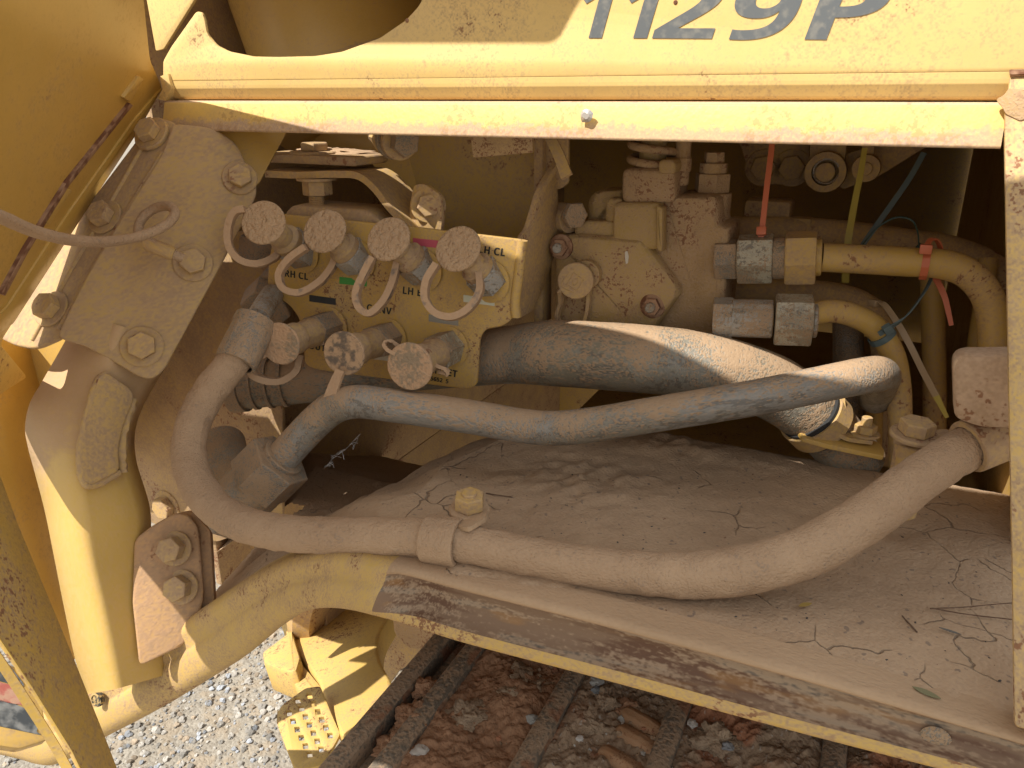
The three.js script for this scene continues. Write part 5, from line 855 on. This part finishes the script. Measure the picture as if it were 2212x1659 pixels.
// cobweb threads below the elbow
{
  const r = rngOf(33), gs = []; const P0 = [[700, 1012, 0.93], [720, 990, 0.93], [745, 972, 0.93], [770, 945, 0.93]].map(a => p(...a));
  gs.push(tube(P0, 0.00015, { rad: 5 })); for (let i = 0; i < 14; i++) { const a = P0[i % 3].clone().lerp(P0[i % 3 + 1], r()); gs.push(tube([a, a.clone().add(V((r() - 0.3) * 0.012, (r() - 0.5) * 0.012, 0)), a.clone().add(V((r() - 0.3) * 0.018, (r() - 0.6) * 0.02, 0.003))], 0.00012 + 0.0003 * r() * r(), { rad: 4, seg: 4 })); }
  single('cobweb', 'torn white cobweb threads hanging in the dark below the bent pipe', 'cobweb', gs, plain(0.55, 0.53, 0.5, 0.9));
}
// ---------------------------------------------------------------- track below the rail
{
  const TP = plane(V(0, TRACK_Y, -1), UP);
  const A = on(984, 1383, TP), B = on(764, 1653, TP), dir = B.clone().sub(A); dir.y = 0; const W = dir.length(); dir.normalize();   // across the track, towards the camera
  const run = V(-dir.z, 0, dir.x); if (run.x < 0) run.negate();                                                       // along the track, to the right
  const at = (a, b, y = 0) => A.clone().addScaledVector(run, a).addScaledVector(dir, b).addScaledVector(UP, y);
  const ca = (x, y) => { const w = on(x, y, TP).sub(A); return [w.dot(run), w.dot(dir)]; };
  const pitch = 0.176, half = 0.30;
  const soilG = (a0, a1, b0, b1, h0, amp, seed, na, nb) => {
    const pos = [], uv = [], idx = [];
    for (let j = 0; j <= nb; j++) for (let i = 0; i <= na; i++) { const a = lerp(a0, a1, i / na), b = lerp(b0, b1, j / nb), e = Math.min(1, 8 * Math.min(i / na, 1 - i / na) + 0.15); const big = fb3(a * 11 + seed, b * 11, 3.3, 2), y = h0 + amp * e * (0.8 * big + 0.4 * Math.abs(fb3(a * 45, b * 45, seed, 3)) + 0.16 * fb3(a * 150, b * 150, seed, 2)); const w = at(a, b, y); pos.push(w.x, w.y, w.z); uv.push(a + seed * 0.13, b); }
    for (let j = 0; j < nb; j++) for (let i = 0; i < na; i++) { const k = j * (na + 1) + i; idx.push(k, k + na + 1, k + 1, k + 1, k + na + 1, k + na + 2); }
    const g = new THREE.BufferGeometry(); g.setAttribute('position', new THREE.Float32BufferAttribute(pos, 3)); g.setAttribute('uv', new THREE.Float32BufferAttribute(uv, 2)); g.setIndex(idx); g.computeVertexNormals(); return g.toNonIndexed();
  };
  const labels = ['track shoe at the end of the run, its edge against the yellow step', 'track shoe packed with red-brown mud beside the yellow casting', 'track shoe buried in grey gravelly mud left of the open chain links', 'track shoe with open chain links showing beside its mud', 'track shoe under the far end of the sill rail'];
  // grouser positions along the track, read from the bars in the photograph
  const g0 = ca(900, 1470)[0], g1 = ca(990, 1400)[0], g2 = ca(1250, 1463)[0], g3 = ca(1470, 1540)[0], g4 = g3 + 0.17, g5 = g4 + 0.17;
  const gs = [g0 - 0.07, g0, g1 + 0.03, g2, g3, g4, g5];
  for (let i = 0; i < 5; i++) {
    const a0 = gs[i + 1] - 0.012, a1 = gs[i + 2] - 0.0125, t = thing('track_shoe', labels[i], 'track shoe', at((a0 + a1) / 2, 0.1, -0.03), 'shoes of the crawler track');
    part(t, 'shoe_plate', block(at((a0 + a1) / 2, 0.02, -0.012 - 0.004 * i % 2), run, UP, dir.clone().negate(), a1 - a0, 0.016, 0.70, 0.003), M.track);
    part(t, 'grouser', block(at(gs[i + 1], 0.02, 0.008), run, UP, dir.clone().negate(), 0.026, 0.034, 0.70, 0.006), M.track);
    if (i > 0) part(t, 'packed_mud', soilG(gs[i + 1] + 0.010, gs[i + 2] - 0.012, -0.25, i === 3 ? 0.40 : 0.40, 0.013, i === 1 ? 0.018 : 0.020, i * 3.7, 60, 170), i === 1 ? M.redSoil : M.soil);
  }
  // chain links seen through the gap
  for (const [x, y, l] of [[1395, 1580, 'upper rounded chain link in the gap between the muddy shoes'], [1385, 1620, 'lower rounded chain link in the gap between the muddy shoes'], [1350, 1668, 'chain link end by the gravel in the gap between the muddy shoes']]) {
    const [a, b] = ca(x, y), t = thing('chain_link', l, 'chain link', at(a, b, -0.02), 'chain links of the track');
    part(t, 'barrel', turned([[0, -0.034], [0.009, -0.033], [0.0125, -0.028], [0.0142, 0], [0.0125, 0.028], [0.009, 0.033], [0, 0.034]], at(a, b, 0.004), run.clone().addScaledVector(dir, 0.35), 28, 0.8), M.link = M.link ?? paint([0.34, 0.17, 0.075], 0.5, 411, { rust: 0.25, T: 0.15, dust: [0.38, 0.225, 0.12], bump: 0.001, size: 512 }));
  }
  // clods and stones lying on the shoes
  const clodG = (seed, det = 4) => { const g = new THREE.IcosahedronGeometry(1, det), P = g.attributes.position; for (let i = 0; i < P.count; i++) { const v = V().fromBufferAttribute(P, i), k = 0.80 + 0.45 * fb3(v.x * 1.6 + seed, v.y * 1.6, v.z * 1.6, 2) + 0.30 * Math.abs(fb3(v.x * 3, v.y * 3 + seed, v.z * 3, 2)) + 0.035 * fb3(v.x * 9, v.y * 9, v.z * 9 + seed, 2); P.setXYZ(i, v.x * k, v.y * k * 0.72, v.z * k); } return g; };
  const clod = (x, y, s, mat, label, seed, lift = 0.012) => { const [a, b] = ca(x, y), g = clodG(seed, 20); g.deleteAttribute('uv'); g.scale(s * 0.85, s * 0.7, s * 0.85); const w = at(a, b, lift * 0.7); g.translate(w.x, w.y, w.z); single('mud_clod', label, 'clod', fin(g, 1.2), mat, 'mud clods on the track'); };
  clod(920, 1510, 0.020, M.redSoil, 'round red mud clod perched on the track beside the grouser bar', 1.1, 0.022);
  clod(962, 1500, 0.020, M.redSoil, 'rough red mud clod leaning on the grouser beside the round one', 2.3);
  clod(900, 1575, 0.034, M.redSoil, 'broad red mud clod low on the track shoe', 3.7);
  clod(860, 1640, 0.030, M.redSoil, 'crumbling red mud clod at the lower end of the shoe', 4.2);
  clod(1010, 1560, 0.030, M.greySoil, 'flat grey-tan mud clod wedged on the grouser', 5.5);
  clod(1120, 1500, 0.050, M.greySoil, 'large grey-tan mud cake in the middle of the shoe', 6.4, 0.0);
  clod(1300, 1530, 0.026, M.greySoil, 'knobbly grey-tan clod beside the gap in the track', 7.9);
  clod(1275, 1580, 0.028, M.greySoil, 'crumbly clod edging the gap with the chain links', 8.3);
  clod(1350, 1540, 0.022, M.redSoil, 'rusty clod bridging the top of the gap', 9.6, 0.004);
  clod(1545, 1615, 0.030, M.greySoil, 'rounded gravelly clod beside white pebbles below the sill rail', 10.2, 0.016);
  const r = rngOf(55), pb = (x, y, s, c, label) => { const [a, b] = ca(x, y), g = clodG(r() * 50, 2); g.deleteAttribute('uv'); g.scale(s, s * 0.8, s * 0.9); const w = at(a, b, 0.018); g.translate(w.x, w.y, w.z); single('pebble', label, 'pebble', fin(g, 0.5), plain(...c, 0.85), 'pebbles on the track'); };
  pb(1287, 1498, 0.0085, [0.36, 0.35, 0.32], 'pale grey angular pebble in the mud under the rail'); pb(1288, 1516, 0.007, [0.16, 0.165, 0.165], 'dark grey pebble just below the pale angular one'); pb(1150, 1580, 0.008, [0.30, 0.29, 0.26], 'grey pebble pressed into the flat mud cake');
  pb(1494, 1590, 0.007, [0.48, 0.45, 0.40], 'white pebble stuck to the rounded clod'); pb(1252, 1622, 0.005, [0.48, 0.45, 0.41], 'small white pebble near the gap in the track'); pb(1570, 1640, 0.008, [0.20, 0.20, 0.20], 'dark pebble at the foot of the rounded clod'); pb(910, 1650, 0.010, [0.40, 0.36, 0.31], 'tan pebble at the lower end of the red mud');
  // finer crumbs
  const n = 1800, base = clodG(1.7, 1), im = new THREE.InstancedMesh(base, plain(1, 1, 1, 0.95), n), m = new THREE.Matrix4(), c = new THREE.Color(); base.computeVertexNormals();
  for (let i = 0; i < n; i++) { const a = lerp(gs[2] + 0.01, gs[6], r()), b = lerp(-0.15, 0.36, r()), s = 0.0012 + 0.0045 * Math.pow(r(), 3), w = at(a, b, 0.007 + 0.012 * fb3(a * 11, b * 11, 3.3, 2)); m.compose(w, new THREE.Quaternion().setFromEuler(new THREE.Euler(r() * 6, r() * 6, r() * 6)), V(s, s, s)); im.setMatrixAt(i, m); const t = r(), l = 0.7 + 0.6 * r(); t < 0.55 ? c.setRGB(0.28 * l, 0.19 * l, 0.115 * l) : t < 0.8 ? c.setRGB(0.30 * l, 0.135 * l, 0.07 * l) : c.setRGB(0.42 * l, 0.39 * l, 0.34 * l); im.setColorAt(i, c); }
  im.name = 'soil_crumbs'; im.userData = { kind: 'stuff', label: 'loose soil crumbs and grit spread over the track shoes', category: 'soil' }; scene.add(im);
}
// ---------------------------------------------------------------- yellow casting and perforated step far below
{
  const CP = pl3([640, 1400, 1.52], [820, 1400, 1.44], [730, 1560, 1.24]);
  const t = thing('undercarriage_casting', 'sunlit worn yellow casting with an arched opening below the rail', 'casting', on(740, 1560, CP));
  const m = M.castY = paint([0.58, 0.385, 0.10], 0.28, 421, { rust: 0.08, T: 0.4, rough: 0.55 });
  part(t, 'web', plate([[600, 1330], [640, 1260], [870, 1260], [846, 1322], [815, 1372, 0.04], [815, 1418, 0.04], [846, 1472], [840, 1500], [770, 1580], [735, 1590], [688, 1472], [640, 1404]], CP, 0.05, { r: 0.012, bevel: 0.006, seg: 3 }), m);
  part(t, 'side_block', plate([[566, 1408], [630, 1360], [648, 1420], [640, 1448], [622, 1452], [570, 1432]], shift(CP, 0.02), 0.06, { r: 0.006, bevel: 0.006 }), m);
  part(t, 'neck', plate([[630, 1440], [650, 1430], [700, 1490], [705, 1520], [650, 1500], [624, 1460]], shift(CP, -0.004), 0.04, { r: 0.006, bevel: 0.004 }), m);
  part(t, 'hub', turned([[0, 0], [0.13, 0], [0.135, -0.02], [0.12, -0.05], [0, -0.05]].map(([a, b]) => [a, -b]), on(718, 1262, shift(CP, 0.05)), CP.n.clone().negate().add(V(0, 0.9, 0)), 48), M.half);
  const S = thing('perforated_step', 'yellow step plate with rows of square holes below the casting', 'step', p(660, 1640, 1.2));
  const v = (cx, cy) => [493.7 + cx * 0.2395, 1261.8 + cy * 0.2395];
  const holes = []; const hole = (cx, cy) => { const [x, y] = v(cx, cy), h = [[x - 6.4, y - 5.4], [x + 5.0, y - 6.6], [x + 6.6, y + 5.4], [x - 5.0, y + 6.6]]; h.r = 0.0012; holes.push(h); };
  for (let i = 0; i < 6; i++) hole(545 + 37 * i, 1162 + 74.5 * i); for (let i = 0; i < 7; i++) hole(622 + 35.5 * i, 1048 + 73.5 * i); for (let i = 0; i < 6; i++) hole(730 + 37 * i, 1008 + 71.5 * i);
  const SPl = pl3([640, 1500, 1.30], [728, 1578, 1.22], [640, 1655, 1.17]);
  part(S, 'tread', plate([[638, 1502], [602, 1528, 0.02], [599, 1558, 0.02], [636, 1655], [650, 1665], [700, 1650], [735, 1585], [715, 1540], [692, 1482], [660, 1486]], SPl, 0.006, { r: 0.006, bevel: 0.0005, holes }), m);
  part(S, 'edge_skirt', plate([[600, 1530], [597, 1560], [634, 1658], [650, 1668], [645, 1650], [606, 1556]], shift(SPl, -0.002), 0.03, { r: 0.004 }), m);
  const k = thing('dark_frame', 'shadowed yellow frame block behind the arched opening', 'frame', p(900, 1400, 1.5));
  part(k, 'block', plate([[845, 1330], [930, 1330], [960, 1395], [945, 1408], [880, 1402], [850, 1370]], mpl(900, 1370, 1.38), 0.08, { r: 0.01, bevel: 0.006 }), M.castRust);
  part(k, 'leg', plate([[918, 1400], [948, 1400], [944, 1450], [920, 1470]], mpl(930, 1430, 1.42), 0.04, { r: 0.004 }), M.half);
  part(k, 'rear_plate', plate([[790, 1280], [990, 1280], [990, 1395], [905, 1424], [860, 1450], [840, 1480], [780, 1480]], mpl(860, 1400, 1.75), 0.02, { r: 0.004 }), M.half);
}
console.log('details ready');
scene.traverse(o => { if (o.isMesh) { o.castShadow = true; o.receiveShadow = true; } });
for (const c of scene.children) { delete c.hz; delete c.RP; delete c.dn; }
renderer.render(scene, camera);
